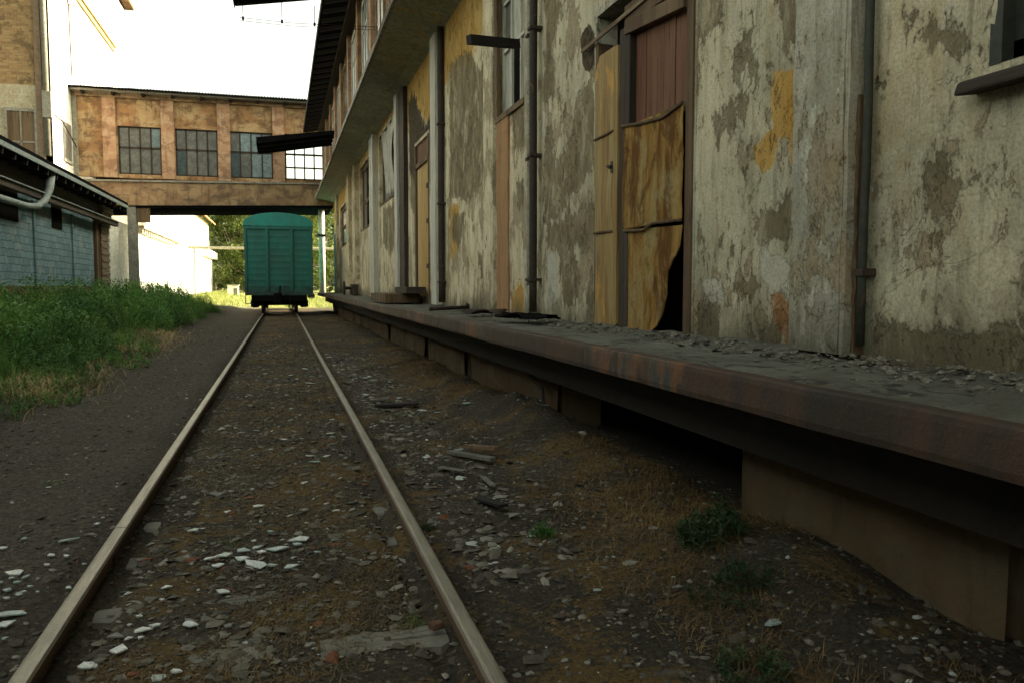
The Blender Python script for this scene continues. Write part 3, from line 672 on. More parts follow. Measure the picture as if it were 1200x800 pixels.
mb = MB(); y_, z_ = WYZ(723, 196); mb.tube([(WX - .03, y_, z_), (WX - .09, y_, z_), (WX - .09, y_ - .06, z_ - .02)], .013, 8); mb.box(WX - .045, WX - .02, y_ - .04, y_ + .04, z_ - .05, z_ + .05)
mb.build('latch', M['iron'], dr)
mb = MB(); mb.obox((WX - .04, *WYZ(688, 60)), (WX - .03, *WYZ(765, -6)), .015, .035); mb.build('loose_lath', M['old_wood_y'], dr)
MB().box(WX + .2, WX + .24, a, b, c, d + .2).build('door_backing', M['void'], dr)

# ---- yellow door farther along
a, b, c, d = OP['door2']
D2 = MB(); D2.box(WX - .02, WX + .12, a - .02, a + .1, c, d); D2.box(WX - .02, WX + .12, b - .1, b + .02, c, d)
D2.box(WX - .02, WX + .06, a, b, 3.95, 4.05); dd = D2.build('door', M['brown_wood'], WH); dd['label'] = 'narrow yellow plank door at the head of the wooden steps'
mb = MB(); y = a + .1
while y < b - .12: mb.box(WX + .02 + random.uniform(0, .01), WX + .06, y, min(y + .19, b - .1), c, 3.95); y += .2
mb.build('leaf', M['yellow_wood'], dd)
MB().box(WX + .03, WX + .07, a + .1, b - .1, 4.05, d).build('red_lintel_panel', M['red_wood'], dd)
mb = MB()
for z in (1.8, 2.7, 3.4): mb.box(WX - .03, WX + .03, a + .02, a + .22, z, z + .09)
mb.build('hinge', M['iron'], dd)

# ---- canopies over the track
def canopy(y0, y1, zt, label):
    mb = MB(); xo, xi = -.74, 1.92
    mb.hexa([(xo, y0, zt - .48), (xi, y0, zt - .02), (xi, y1, zt - .02), (xo, y1, zt - .48), (xo, y0, zt - .24), (xi, y0, zt + .12), (xi, y1, zt + .12), (xo, y1, zt - .24)])
    o = mb.build('canopy', M['black'], WH, .02); o['label'] = label
    f = MB()
    for t in (.15, .5, .85): f.obox((xo + .05, y0 + (y1 - y0) * t, zt - .51), (xi, y0 + (y1 - y0) * t, zt - .07), .07, .08)
    f.box(xo - .02, xo + .0, y0, y1, zt - .50, zt - .22)
    f.build('canopy_joist', M['dark_wood_x'], o); return o
canopy(30.0, 32.2, 6.86, 'far dark canopy jutting out from the cornice over the track')
canopy(.6, 3.6, 6.98, 'unseen canopy added above the camera to darken the near end of the platform')  # out of view, added to shade the near platform and wall
c2 = canopy(14.2, 16.4, 7.14, 'near dark canopy at the top edge of the photo')
mb = MB()
for i, (dz, dy) in enumerate(((-.42, 0), (-.40, .25))): mb.tube([(-.66, 16.3 + dy, 6.86 + dz), (.3, 16.3 + dy, 6.84 + dz), (1.9, 16.3 + dy, 6.9 + dz)], .006, 5)
for x in (-.6, .1, .7): mb.tube([(x, 16.3, 6.78), (x, 16.3, 6.40)], .008, 5); mb.tube([(x, 16.3, 6.40), (x, 16.3, 6.46)], .022, 8)
mb.build('hanging_wire', M['iron'], c2)
mb = MB(); mb.tube([(2.24, 14.5, 8.9), (1.9, 13.2, 7.6)], .02, 6); mb.tube([(2.24, 18, 8.2), (1.7, 18, 8.2)], .02, 6); mb.build('iron_bracket', M['iron'], WH)

# ------------------------------------------------------------------ loading platform
LP = thing('loading_platform', 'raised concrete loading platform with a rusty steel edge along the right side of the track', 'platform', (2.3, 20, 0))
ya = grid_axis([(-14, 1, .5), (1, 12, .05), (12, 45.9, .25)]); xa = np.linspace(1.93, WX + .05, 22)
A, B = np.meshgrid(xa, ya, indexing='ij'); C_ = 1.062 + .012 * fbm(A * 3, B * 2, 1.1) + .008 * fbm(A * 11, B * 9, 2.2) + .05 * np.clip((A - 2.62) / .23, 0, 1) * np.clip(.6 + 1.4 * fbm(A * 2, B * 1.7, 3), 0, 1.5)
m1, m2 = A.shape; q = (np.arange(m1 - 1)[:, None] * m2 + np.arange(m2 - 1)[None, :]).ravel()
def topm():
    m = Mat('platform_floor', .9, .2); a = m.noise(1.6, 6, .65, .6); b = m.noise(8, 8, .72, .5, (1, .6, 1)); f = m.noise(45, 5, .75)
    c = m.mix(m.step(a, .35, .62), (.17, .17, .135), (.105, .10, .078)); c = m.mix(m.step(b, .52, .60), c, (.045, .042, .034))
    c = m.mix(m.step(m.noise(5, 7, .7, .5), .60, .66), c, (.26, .26, .21)); c = m.mix(m.step(f, .4, .75), c, m.mix(.5, c, (.02, .02, .016)))
    return m.done(c, m.bump(m.math('ADD', b, f), .015))
link('platform_floor', npmesh('platform_floor', np.stack([A.ravel(), B.ravel(), C_.ravel()], 1), np.stack([q, q + m2, q + m2 + 1, q + 1], 1), True), topm(), LP)
MB().box(1.94, WX, -14, 45.9, .925, 1.04).build('slab', M['concrete'], LP)
mb = MB(); y = -14   # steel channel in lengths
while y < 45.9:
    L = min(6.0, 45.9 - y); yy_ = np.linspace(y, y + L - .008, int(L / (.08 if -1 < y < 16 else .5)) + 2)
    rows = []
    for t in yy_:
        dx = .007 * float(fbm(t * .9, 1.2, y)) + .004 * float(fbm(t * 6, 4.2, 2)); dz = .010 * float(fbm(t * .7, 3.3, 5)) + .007 * max(0, float(fbm(t * 5, 2.2, 7)) - .2); nick = .022 * max(0, float(fbm(t * 3.1, 9.9, 3)) - .38)
        rows.append([(1.93, .92), (1.893 + dx, .918 + dz), (1.888 + dx, .945 + dz * .5), (1.893 + dx, 1.04), (1.897 + dx, 1.062 + dz - nick), (1.91 + dx, 1.070 + dz - nick), (1.975 + dx * 2, 1.069 + dz), (1.985, 1.04)])
    b0 = len(mb.v)
    for t, rw in zip(yy_, rows): mb.v += [(p[0], t, p[1]) for p in rw]
    for i in range(len(yy_) - 1):
        for k in range(8): a = b0 + i * 8 + k; b = b0 + i * 8 + (k + 1) % 8; mb.f.append((a, b, b + 8, a + 8))
    mb.f += [tuple(range(b0, b0 + 8)), tuple(range(b0 + 8 * len(yy_) - 8, b0 + 8 * len(yy_)))[::-1]]
    y += L
mb.build('edge_channel', M['channel'], LP)
MB().box(2.30, 2.62, -14, 45.9, .60, .93).build('support_beam', grimy('beam_dark', (.018, .014, .010), (.03, .022, .015), None, 2), LP)
PIER = bridgem('pier_render', (.095, .058, .029), (.115, .078, .042), (.125, .095, .058), .8)
def pier(y0, y1, x0=2.62, z1=.93):
    ny_, nz_ = max(6, int((y1 - y0) / .05)), 24; mb = MB()
    yy = np.linspace(y0, y1, ny_); zz = np.linspace(-.25, z1, nz_)
    for y in yy:
        for z in zz: e_ = min(y - y0, y1 - y); mb.v.append((x0 + .05 * float(fbm(y * 1.5, z * 2, 6.6, 4)) + .03 * max(0, 1 - e_ / .10) + (.05 * max(0, float(fbm(y * 1.1, z * 2.1, 2.2)) - .05) if z < .45 else 0), y, z))
    for i in range(ny_ - 1):
        for j in range(nz_ - 1): a = i * nz_ + j; mb.f.append((a, a + 1, a + nz_ + 1, a + nz_))
    mb.box(x0 + .09, x0 + .5, y0 + .001, y1 - .001, -.25, z1 - .002)
    return mb.build('foundation_pier', PIER, LP)
pier(2.40, 4.27); pier(4.27, 4.62, 2.85); pier(7.62, 9.72, 2.60); pier(9.78, 11.6, 2.64); pier(11.9, 15.0, 2.60)
y = 15.3
while y < 45: pier(y, min(y + 2.4, 45.5), 2.60 + random.uniform(-.02, .05)); y += 2.7
mb = MB()
for y in (11.6, 15.0): mb.box(2.75, 2.9, y, y + .3, -.2, .93)
mb.box(4.3, 4.4, -14, 46, -.2, .95); mb.build('back_wall', M['void'], LP)
mb = MB(); mb.tube([(2.28, 9.15, .95), (2.45, 8.3, .62), (2.5, 7.7, .42), (2.45, 7.5, .2)], .022, 6); mb.build('bent_rod', M['iron'], LP)

# things on the platform
ST = thing('wooden_step_box', 'dark wooden step crate on the platform below the yellow door', 'step', (2.5, 17.5, 1.1))
mb = MB(); mb.box(2.05, 2.78, 16.9, 19.6, 1.09, 1.28, .01); mb.build('lower_step', M['brown_wood'], ST, .01)
MB().box(2.4, 2.80, 16.2, 17.9, 1.285, 1.42, .01).build('upper_step', M['dark_wood_y'], ST, .01)
mb = MB(); P = on_z(500, 366, 1.12); Q = on_z(546, 364, 1.12); mb.tube([(2.05, 11.55, 1.115), (2.76, 12.2, 1.12)], .028, 8); mb.tube([(2.72, 12.2, 1.12), (2.76, 12.2, 1.17)], .03, 8)
tag(mb.build('iron_rod', M['iron'], smooth=True), 'rusty iron rod lying across the platform near the white pilaster', 'rod')
HB = thing('iron_trolley_wheel', 'rusty iron wheel and axle block standing at the far end of the platform', 'wheel', (2.4, 31.5, 1.1))
mb = MB(); mb.tube([(2.25, 31.4, 1.36), (2.32, 31.4, 1.36)], .26, 16); mb.tube([(2.32, 31.4, 1.36), (2.75, 31.4, 1.36)], .06, 8); mb.build('wheel', M['iron'], HB)
MB().box(2.55, 2.75, 30.9, 32.1, 1.1, 1.5, .02).build('axle_block', M['iron'], HB, .02)
# curled roofing felt + rubble
def curled(x, y, z, lx, ly, mat, label, name='torn_roofing_felt', cat='felt sheet', amp=.05, rz=0):
    n = 12; V = []
    for i in range(n):
        for j in range(n):
            s_, t = i / (n - 1) - .5, j / (n - 1) - .5
            V.append((lx * s_ * (1 + .15 * math.sin(j)), ly * t * (1 + .15 * math.sin(i * 1.7)), amp * (abs(math.sin(3.1 * s_ + 4 * t)) ** 2 + .3 * random.random())))
    o = MB().add(V, [(i * n + j, i * n + j + 1, (i + 1) * n + j + 1, (i + 1) * n + j) for i in range(n - 1) for j in range(n - 1)]).build(name, mat, None, smooth=True)
    o.location = (x, y, z); o.rotation_euler = (0, 0, rz); o.modifiers.new('s', 'SOLIDIFY').thickness = .006
    return tag(o, label, cat)
curled(2.42, 8.0, 1.105, .35, .75, M['black'], 'dark curled felt sheet on the platform left of the big door', rz=.3)
0 and curled(2.30, 3.9, 1.095, .5, .5, M['black'], 'flat dark torn sheet on the platform in front of the pilaster', amp=.018, rz=.5)
curled(2.45, 9.9, 1.10, .3, .5, M['iron'], 'small crumpled rusty sheet on the platform below the orange board', amp=.05, rz=1.1)

# ------------------------------------------------------------------ stones, chips, rubble (stuff)
ICO = None
def stones(n, xf, yf, zf, smin, smax, mat, name, flat=.5, seed=1, drop=.25):
    r = np.random.default_rng(seed); x = xf(r, n); y = yf(r, n); s_ = smin * (smax / smin) ** (r.random(n) ** 2.2)
    base = np.array([(0,0,1),(.9,0,.3),(.28,.85,.25),(-.73,.53,.35),(-.7,-.5,.3),(.3,-.85,.28),(.7,.5,-.4),(-.3,.8,-.4),(-.9,0,-.4),(-.25,-.8,-.4),(.75,-.5,-.4)])
    tri = np.array([(0,1,2),(0,2,3),(0,3,4),(0,4,5),(0,5,1),(1,6,2),(2,7,3),(3,8,4),(4,9,5),(5,10,1),(6,7,2),(7,8,3),(8,9,4),(9,10,5),(10,6,1)])
    V = base[None] * (1 + .9 * (r.random((n, 11, 3)) - .5)); V = V * s_[:, None, None]
    V[:, :, 1] *= (.5 + .7 * r.random(n))[:, None]; V[:, :, 2] *= (flat * (.3 + r.random(n)))[:, None]
    a = r.random(n) * 6.28; tl = (r.random(n) - .5) * .7; ca, sa = np.cos(a)[:, None], np.sin(a)[:, None]
    V[:, :, 2] += V[:, :, 0] * tl[:, None]; X = V[:, :, 0] * ca - V[:, :, 1] * sa; Yv = V[:, :, 0] * sa + V[:, :, 1] * ca
    z = zf(x, y); Vw = np.stack([X + x[:, None], Yv + y[:, None], V[:, :, 2] + (z + s_ * flat * drop)[:, None]], 2).reshape(-1, 3)
    T = (tri[None] + (np.arange(n) * 11)[:, None, None]).reshape(-1, 3)
    return npmesh(name, Vw, T)
def stonem():
    m = Mat('stone_chips', .9, .2); ge = m.N.new('ShaderNodeNewGeometry'); rnd = ge.outputs['Random Per Island']; f = m.noise(70, 4, .7)
    c = m.mix(m.step(rnd, .0, .75), (.060, .053, .040), (.15, .135, .105)); c = m.mix(m.step(rnd, .80, .84), c, (.23, .215, .175)); c = m.mix(m.step(rnd, .955, .96), c, (.15, .06, .03))
    c = m.mix(m.step(rnd, .975, .977), c, (.42, .44, .39)); c = m.mix(m.step(f, .45, .7), c, m.mix(.4, c, (.02, .02, .015))); return m.done(c, m.bump(f, .004))
SM = stonem()
def ydist(a, b): return lambda r, n: a + (b - a) * r.random(n) ** 1.9
g1 = stones(34000, lambda r, n: -2.9 + 5.9 * r.random(n), ydist(1.2, 30), gh, .004, .022, SM, 'gravel', .55, 2)
tag(link('gravel', g1, SM), kind='stuff')
g2 = stones(4300, lambda r, n: np.clip(.85 + .85 * np.abs(r.normal(0, .6, n)), .75, 2.6), lambda r, n: 3.6 + 14 * r.random(n) ** 1.1, gh, .006, .055, SM, 'slate_rubble', .28, 5, .3)
tag(link('slate_rubble', g2, SM), kind='stuff')
g3 = stones(5200, lambda r, n: -.75 + 1.35 * r.random(n), lambda r, n: 3.0 + 17 * r.random(n) ** 1.3, gh, .006, .045, SM, 'track_chips', .3, 6, .5)
tag(link('track_chips', g3, SM), kind='stuff')
g5 = stones(9000, lambda r, n: -3.1 + 5.9 * r.random(n), lambda r, n: 2.0 + 26 * r.random(n) ** 1.3, gh, .012, .045, SM, 'dirt_clods', .32, 9, .1)
tag(link('dirt_clods', g5, grimy('dirt_clod', (.062, .053, .038), (.10, .085, .06), (.13, .12, .095), 7, .95, .006)), kind='stuff')
g4 = stones(3600, lambda r, n: WX - .03 - np.abs(r.normal(0, .17, n)).clip(0, .85), lambda r, n: 1.5 + 14 * r.random(n) ** 1.3, lambda x, y: 1.066 + .04 * np.clip((x - 2.6) / .25, 0, 1), .004, .034, SM, 'platform_rubble', .4, 7)
tag(link('platform_rubble', g4, grimy('plaster_crumbs', (.20, .185, .14), (.10, .09, .07), (.36, .34, .27), 25, .9, .004, spots=.58)), kind='stuff')

# loose flat shards, planks: things
def flat_shard(x, y, s_, mat, label, group, name='tile_shard', z=None, th=.006, asp=.6, cat='shard', tilt=.12, ang=None):
    k = random.choice([3, 4, 4, 5, 5]); P = []; asp *= random.uniform(1.0, 1.6)
    for i in range(k):
        a = 6.283 * i / k + random.uniform(-.35, .35); rr = s_ * random.uniform(.5, 1.25); P.append((rr * math.cos(a), rr * math.sin(a) * asp))
    mb = MB(); mb.prism(P, 0, th, 'z'); o = mb.build(name, mat)
    o.location = (x, y, (float(gh(x, y)) + .012 if z is None else z) + s_ * tilt * .3); o.rotation_euler = (random.uniform(-tilt, tilt), random.uniform(-tilt, tilt), random.uniform(-.6, .6) if ang is None else ang)
    return tag(o, label, cat, group)
def S(u, v, px, mat='shard', label=None, group=None, **k):
    p = on_z(u, v, .05); dist = float(np.linalg.norm(p - EYE)); s_ = px / 950 * dist / 2
    return flat_shard(p[0], p[1], s_, M[mat], label, group, **k)
G1 = 'white shards beside the sleeper stub'
S(102, 777, 30, label='large pale shard nearest the left rail at the bottom', group=G1)
S(138, 763, 28, label='white wedge-shaped shard with a pointed end, above the large pale one', group=G1)
S(136, 745, 20, 'slate', label='beige shard just above the white wedge-shaped one', group=G1)
S(166, 738, 22, label='white shard third from the left rail in the lower cluster', group=G1)
for u, v, p in ((151, 748, 10), (164, 748, 10), (183, 732, 12), (163, 722, 7), (151, 731, 6), (206, 789, 15), (190, 704, 6)): S(u, v, p, label='tiny white shard in the cluster by the left rail, bottom of the photo', group=G1)
S(221, 731, 22, label='white shard alone to the right of the lower cluster', group=G1); S(268, 733, 12, 'slate', label='small grey shard right of the lone white one', group=G1)
S(262, 693, 17, label='thin white shard above the sleeper stub', group=G1); S(195, 688, 12, label='small bright shard between left rail and moss', group=G1)
S(344, 773, 14, 'slate', label='small tan shard at the edge of the sleeper stub', group=G1)
G2 = 'white shards scattered mid-track'
S(300, 661, 34, label='largest pale shard of the mid-track scatter', group=G2); S(284, 653, 20, label='bright white shard touching the largest mid-track one', group=G2)
S(355, 631, 30, label='long white shard at the back right of the mid-track scatter', group=G2); S(341, 664, 26, 'shard_teal', label='greenish shard at the right front of the mid-track scatter', group=G2)
S(325, 642, 24, 'shard_teal', label='long greenish shard in the middle of the mid-track scatter', group=G2)
for u, v, p in ((264, 650, 18), (284, 643, 18), (300, 640, 14), (307, 645, 10), (347, 637, 13), (320, 662, 14), (344, 653, 8), (244, 655, 18), (255, 662, 12), (331, 632, 9), (317, 622, 7), (298, 632, 6), (372, 647, 12)): S(u, v, p, random.choice(['shard', 'shard', 'shard_teal']), label='small white shard in the mid-track scatter', group=G2)
for u, v, p, lab in ((230, 620, 22, 'flat pale shard left of the green tuft mid-track'), (303, 592, 14, 'small square pale shard on rusty moss'), (266, 598, 8, 'tiny white shard left of the square one'), (362, 449, 18, 'flat white scrap lying on the track nearest the wagon'), (253, 577, 26, 'dark flat chip by the left rail above the joint'), (391, 632, 16, 'pale lump between the mid-track scatter and the right rail')): S(u, v, p, 'slate' if 'dark' in lab or 'lump' in lab else 'shard', label=lab, group=G2)
S(467, 614, 8, label='bright fleck close to the right rail', group=G2)
G3 = 'white shards outside the left rail'
S(108, 624, 20, 'slate', label='tan stone touching the left rail at the joint'); S(76, 631, 22, 'shard_teal', label='long greenish shard at the top of the left scatter', group=G3)
S(60, 648, 12, label='white shard below the long greenish one, left of the rail', group=G3); S(18, 666, 16, label='white shard at the centre of the left scatter', group=G3)
S(10, 716, 32, 'shard_teal', label='long grey-green shard at the left edge', group=G3); S(4, 730, 18, label='white shard at the very left edge below the long one', group=G3)
for u, v, p in ((113, 612, 7), (120, 604, 6), (77, 650, 8), (55, 659, 7), (30, 672, 9), (44, 676, 7), (35, 684, 9), (10, 688, 11), (28, 690, 7), (44, 691, 5), (80, 680, 7), (12, 672, 12), (3, 634, 9), (28, 624, 7), (5, 747, 7), (0, 677, 9), (20, 679, 8), (97, 654, 7), (8, 697, 9)): S(u, v, p, random.choice(['shard', 'shard_teal', 'shard_teal']), label='small pale shard in the scatter left of the left rail', group=G3)
for i in range(46):
    v = 395 + 150 * random.random() ** 1.3; p0 = on_z(300, v, .05); yy_ = float(p0[1]); x_ = random.uniform(-.7, .5) if i % 2 else random.uniform(.85, 2.0)
    flat_shard(x_, yy_, random.uniform(.018, .06), M[random.choice(['shard', 'slate', 'slate', 'shard_teal'])], 'pale scrap among the rubble between the rails in the middle distance' if i % 2 else 'pale scrap among the rubble right of the right rail in the middle distance', 'pale scraps between the rails' if i % 2 else 'pale scraps right of the rails')
# brick bit on the sleeper, planks, boards right of the track
p = on_z(511, 733, .07); bb = MB().box(-.026, .026, -.02, .02, 0, .03, .005).build('brick_fragment', M['brick_bit'], None, .004); bb.location = (p[0], p[1], .06); bb.rotation_euler = (.1, 0, .4); tag(bb, 'small orange brick fragment on the sleeper by the right rail', 'brick')
def plank(u0, v0, u1, v1, wd, th, mat, label, name='broken_plank', lift=.03):
    a_, b_ = on_z(u0, v0, .08), on_z(u1, v1, .08); za, zb = float(gh(a_[0], a_[1])) + lift, float(gh(b_[0], b_[1])) + lift * 1.5
    mb = MB(); mb.obox((a_[0], a_[1], za), (b_[0], b_[1], zb), wd, th); return tag(mb.build(name, M[mat], None, .004), label, 'plank', 'loose wood beside the right rail')
plank(440, 473, 490, 473, .13, .03, 'dark_wood_x', 'short dark plank lying beyond the right rail toward the platform'); plank(434, 467, 457, 467, .08, .025, 'grey_wood_x', 'pale splinter of board beside the dark plank')
plank(527, 527, 578, 538, .07, .03, 'grey_wood_x', 'pale grey split board pointing at the dark recess under the platform'); plank(550, 525, 582, 533, .06, .03, 'old_wood_y', 'yellowish board end lying on the grey split board', lift=.06)
plank(566, 556, 578, 568, .04, .015, 'grey_wood_x', 'small pale stick below the grey split board'); plank(560, 580, 590, 592, .07, .02, 'dark_wood_x', 'dark strip of wood lying in the gravel')
plank(515, 545, 545, 551, .05, .012, 'grey_wood_x', 'thin grey strip left of the split board')
for u, v, p, lab in ((567, 548, 22, 'flat pale slate between split board and stick'), (640, 505, 12, 'pale slate lying at the foot of the orange pier'), (600, 603, 22, 'grey slate below the green tuft by the platform'), (700, 690, 12, 'small white pebble in the dark dirt lower right'), (795, 690, 16, 'pale leaf-shaped chip in the lower right dirt'), (730, 715, 14, 'pale chip beside the thin twig'), (850, 628, 14, 'pale chip under the green weed'), (905, 744, 26, 'pale blue-grey shard among dry weeds lower right')): S(u, v, p, 'shard_teal' if 'white' in lab or 'blue' in lab else 'slate', label=lab, group='pale chips right of the track')

# ------------------------------------------------------------------ vegetation helpers
def leafm(name, c1, c2, c3=None, trans=.25):
    m = Mat(name, .6, .3); ge = m.N.new('ShaderNodeNewGeometry'); r = ge.outputs['Random Per Island']
    c = m.mix(r, c1, c2); c = m.mix(m.step(m.noise(.55, 3, .6), .42, .60), m.mix(.55, c, tuple(q * .35 for q in c1)), c)
    if c3: c = m.mix(m.step(m.noise(1.1, 4, .6), .52, .62), c, m.mix(r, c3, c2))
    tr = m.N.new('ShaderNodeBsdfTranslucent'); m.put(tr.inputs[0], c); mx = m.N.new('ShaderNodeMixShader'); mx.inputs[0].default_value = trans
    m.done(c); m.L.new(m.b.outputs[0], mx.inputs[1]); m.L.new(tr.outputs[0], mx.inputs[2]); m.L.new(mx.outputs[0], m.N['Material Output'].inputs[0]); return m.m
M['weed'] = leafm('weed_leaf', (.06, .165, .028), (.13, .29, .055), (.18, .27, .06), .35)
M['weed_dark'] = leafm('dusty_weed_leaf', (.03, .06, .02), (.055, .095, .03), (.09, .09, .04))
M['blade'] = leafm('grass_blade', (.08, .16, .03), (.17, .27, .06), (.30, .25, .08))
M['straw'] = leafm('dry_straw', (.13, .075, .026), (.27, .175, .065), (.09, .05, .018), .15)
M['tree_leaf'] = leafm('tree_leaf', (.10, .15, .035), (.24, .28, .07), (.17, .22, .055), .4)
M['bark'] = grimy('bark', (.09, .07, .05), (.13, .10, .07), None, 4)
def blades(x, y, z, h, wd, lean, r):
    """three-segment bent blades; arrays -> mesh arrays"""
    n = len(x); a = r.random(n) * 6.283; dx, dy = np.cos(a), np.sin(a); px_, py_ = -dy * wd / 2, dx * wd / 2
    V = np.zeros((n, 7, 3)); ts = [0, .38, .72, 1]
    for i, t in enumerate(ts):
        cx_, cy_, cz = x + dx * lean * t * t, y + dy * lean * t * t, z + h * (t - .25 * t * t * (lean / (h + 1e-6)).clip(0, 1.6))
        k = 1 - .75 * t
        if i < 3:
            V[:, 2*i] = np.stack([cx_ - px_ * k, cy_ - py_ * k, cz], 1); V[:, 2*i+1] = np.stack([cx_ + px_ * k, cy_ + py_ * k, cz], 1)
        else: V[:, 6] = np.stack([cx_, cy_, cz], 1)
    T = np.array([(0, 1, 3), (0, 3, 2), (2, 3, 5), (2, 5, 4), (4, 5, 6)]); o = (np.arange(n) * 7)[:, None, None]
    return V.reshape(-1, 3), (T[None] + o).reshape(-1, 3)
def leaves(x, y, z, s_, r, upb=.4, asp=.45):
    """folded lance-shaped leaves"""
    n = len(x); a = r.random(n) * 6.283; el = upb * 1.2 * (r.random(n) - .15) ; d = np.stack([np.cos(a) * np.cos(el), np.sin(a) * np.cos(el), np.sin(el)], 1)
    sd_ = np.stack([-np.sin(a), np.cos(a), .5 * (r.random(n) - .5)], 1); P = np.stack([x, y, z], 1); s3 = s_[:, None]
    V = np.zeros((n, 4, 3)); V[:, 0] = P; V[:, 1] = P + d * s3 * .5 + sd_ * s3 * asp * .5; V[:, 2] = P + d * s3 + np.array([0, 0, -.12]) * s3; V[:, 3] = P + d * s3 * .5 - sd_ * s3 * asp * .5
    T = np.array([(0, 1, 2), (0, 2, 3)]); return V.reshape(-1, 3), (T[None] + (np.arange(n) * 4)[:, None, None]).reshape(-1, 3)
ASP = .34
def join(parts):
    Vs, Ts, o = [], [], 0
    for v, t in parts: Vs.append(v); Ts.append(t + o); o += len(v)
    return np.concatenate(Vs), np.concatenate(Ts)
def plants(x, y, z0, H, r, nl=16, ls=.07, spread=.12):
    """branching leafy weeds: stems + leaves"""
    n = len(x); parts = []; lx = spread * (r.random(n) - .5) * H * 2; ly = spread * (r.random(n) - .5) * H * 2
    V, T = blades(x, y, z0, H, np.full(n, .008), np.abs(lx), r); parts.append((V, T))
    t = r.random((n, nl)) ** .8; k = np.ones((1, nl)); rad = (.05 + .28 * (1 - t)) * H[:, None] * r.random((n, nl)); a = r.random((n, nl)) * 6.283
    X = x[:, None] + lx[:, None] * t + rad * np.cos(a); Y_ = y[:, None] + ly[:, None] * t + rad * np.sin(a); Z_ = z0[:, None] + H[:, None] * (.12 + .88 * t)
    s_ = ls * (.6 + .8 * r.random((n, nl))) * (1.15 - .6 * t) * (H[:, None] / .6) ** .5
    parts.append(leaves(X.ravel(), Y_.ravel(), Z_.ravel(), s_.ravel(), r, 1.1, ASP)); return join(parts)

# left bank: weeds, a mass nobody could count
r = np.random.default_rng(21)
def bank(n, y0, y1, xin, xout, pw=1.4):
    y = y0 + (y1 - y0) * r.random(n) ** pw; edge = -2.75 - .45 * fbm(y * .45, y * 0 + 2.2, 1.1) * 2 + .28 * (fbm(y * 1.9, y * 0 + 5.2, 3.1)) - .012 * (y - 10)
    x = edge - (xout - xin) * r.random(n) ** 1.15; return x, y
x, y = bank(5600, 4.6, 44, 0, 3.9)
dd_ = -x - 2.7; H = (.15 + .62 * np.clip(dd_ / 1.5, 0, 1)) * (.6 + .7 * r.random(len(x))) * (1 + 2.4 * fbm(x * .9, y * .55, 5.5)); H = np.clip(H, .07, 1.25)
keep_ = (fbm(x * .8, y * .5, 12.2) > -.42)
x, y, H = x[keep_], y[keep_], H[keep_]
nt_ = 420; yt = 6 + 38 * r.random(nt_); xt = -4.3 - 2.3 * r.random(nt_); kt = fbm(xt * .9, yt * .6, 30.3) > -.05; xt, yt = xt[kt], yt[kt]
x = np.r_[x, xt]; y = np.r_[y, yt]; H = np.r_[H, .75 + .55 * r.random(len(xt))]
V, T = plants(x, y, gh(x, y), H, r, 26, .12, .16)
tag(link('weeds', npmesh('weeds', V, T), M['weed']), kind='stuff')
x, y = bank(15000, 4.6, 46, 0, 4.2); H = (.08 + .75 * r.random(len(x)) ** 1.6 * np.clip((-x - 2.5) / 1.2, .2, 1)) * np.clip(1 + 1.4 * fbm(x * .9, y * .5, 15.5), .3, 2)
V, T = blades(x, y, gh(x, y), H, np.full(len(x), .011), .32 * H + .04, r)
tag(link('grass', npmesh('grass', V, T), M['blade']), kind='stuff')
# fallen leaves and crumbled bark trodden into the dirt
n = 15000; y = 1.3 + 20 * r.random(n) ** 1.9; x = -2.9 + 5.4 * r.random(n); kp = fbm(x * 1.3, y, 8.8) > np.where(x > -.8, -.3, -.05); x, y = x[kp], y[kp]; n = len(x)
V, T = leaves(x, y, gh(x, y) + .006, .010 + .022 * r.random(n) ** 2, r, .12, .6)
tag(link('leaf_litter', npmesh('leaf_litter', V, T), leafm('litter', (.045, .032, .018), (.17, .11, .05), (.20, .17, .11), .05)), kind='stuff')
# dry straw patch at the bank's edge
n = 5200; y = np.where(r.random(n) < .7, r.normal(20, 2.2, n), r.normal(12, 1.0, n)); x = -3.05 - .02 * (y - 18) + r.normal(0, .3, n)
V, T = blades(x, y, gh(x, y), .05 + .16 * r.random(n), np.full(n, .012), .12 + .15 * r.random(n), r)
tag(link('dry_grass', npmesh('dry_grass', V, T), leafm('pale_straw', (.34, .24, .10), (.52, .40, .19), None, .2)), kind='stuff')
# straw and dry weeds at the platform's foot
n = 42000; y = 2.0 + 16 * r.random(n) ** 1.15; x = 2.15 + r.normal(0, .30, n); kp = (x < 2.62) & (x > 1.2) & (fbm(x * 1.4, y * 1.0, 3.9) + .4 * (r.random(n) - .5) > .0); x, y = x[kp], y[kp]; n = len(x)
V, T = blades(x, y, gh(x, y), .015 + .06 * r.random(n) ** 2, np.full(n, .005), .05 + .09 * r.random(n), r)
tag(link('straw_litter', npmesh('straw_litter', V, T), M['straw']), kind='stuff')
# moss-like short dry growth on the track
n = 60000; y = 1.8 + 16 * r.random(n) ** 1.5; x = -.1 + .66 * (2 * r.random(n) - 1); kp = fbm(x * 1.6, y * 1.1, 7.7) + .5 * (r.random(n) - .5) > .10; x, y = x[kp], y[kp]; n = len(x)
V, T = blades(x, y, gh(x, y), .012 + .020 * r.random(n), np.full(n, .005), .02 + .035 * r.random(n), r)
tag(link('dry_moss', npmesh('dry_moss', V, T), leafm('moss', (.12, .075, .025), (.19, .125, .045), (.07, .06, .025), .1)), kind='stuff')
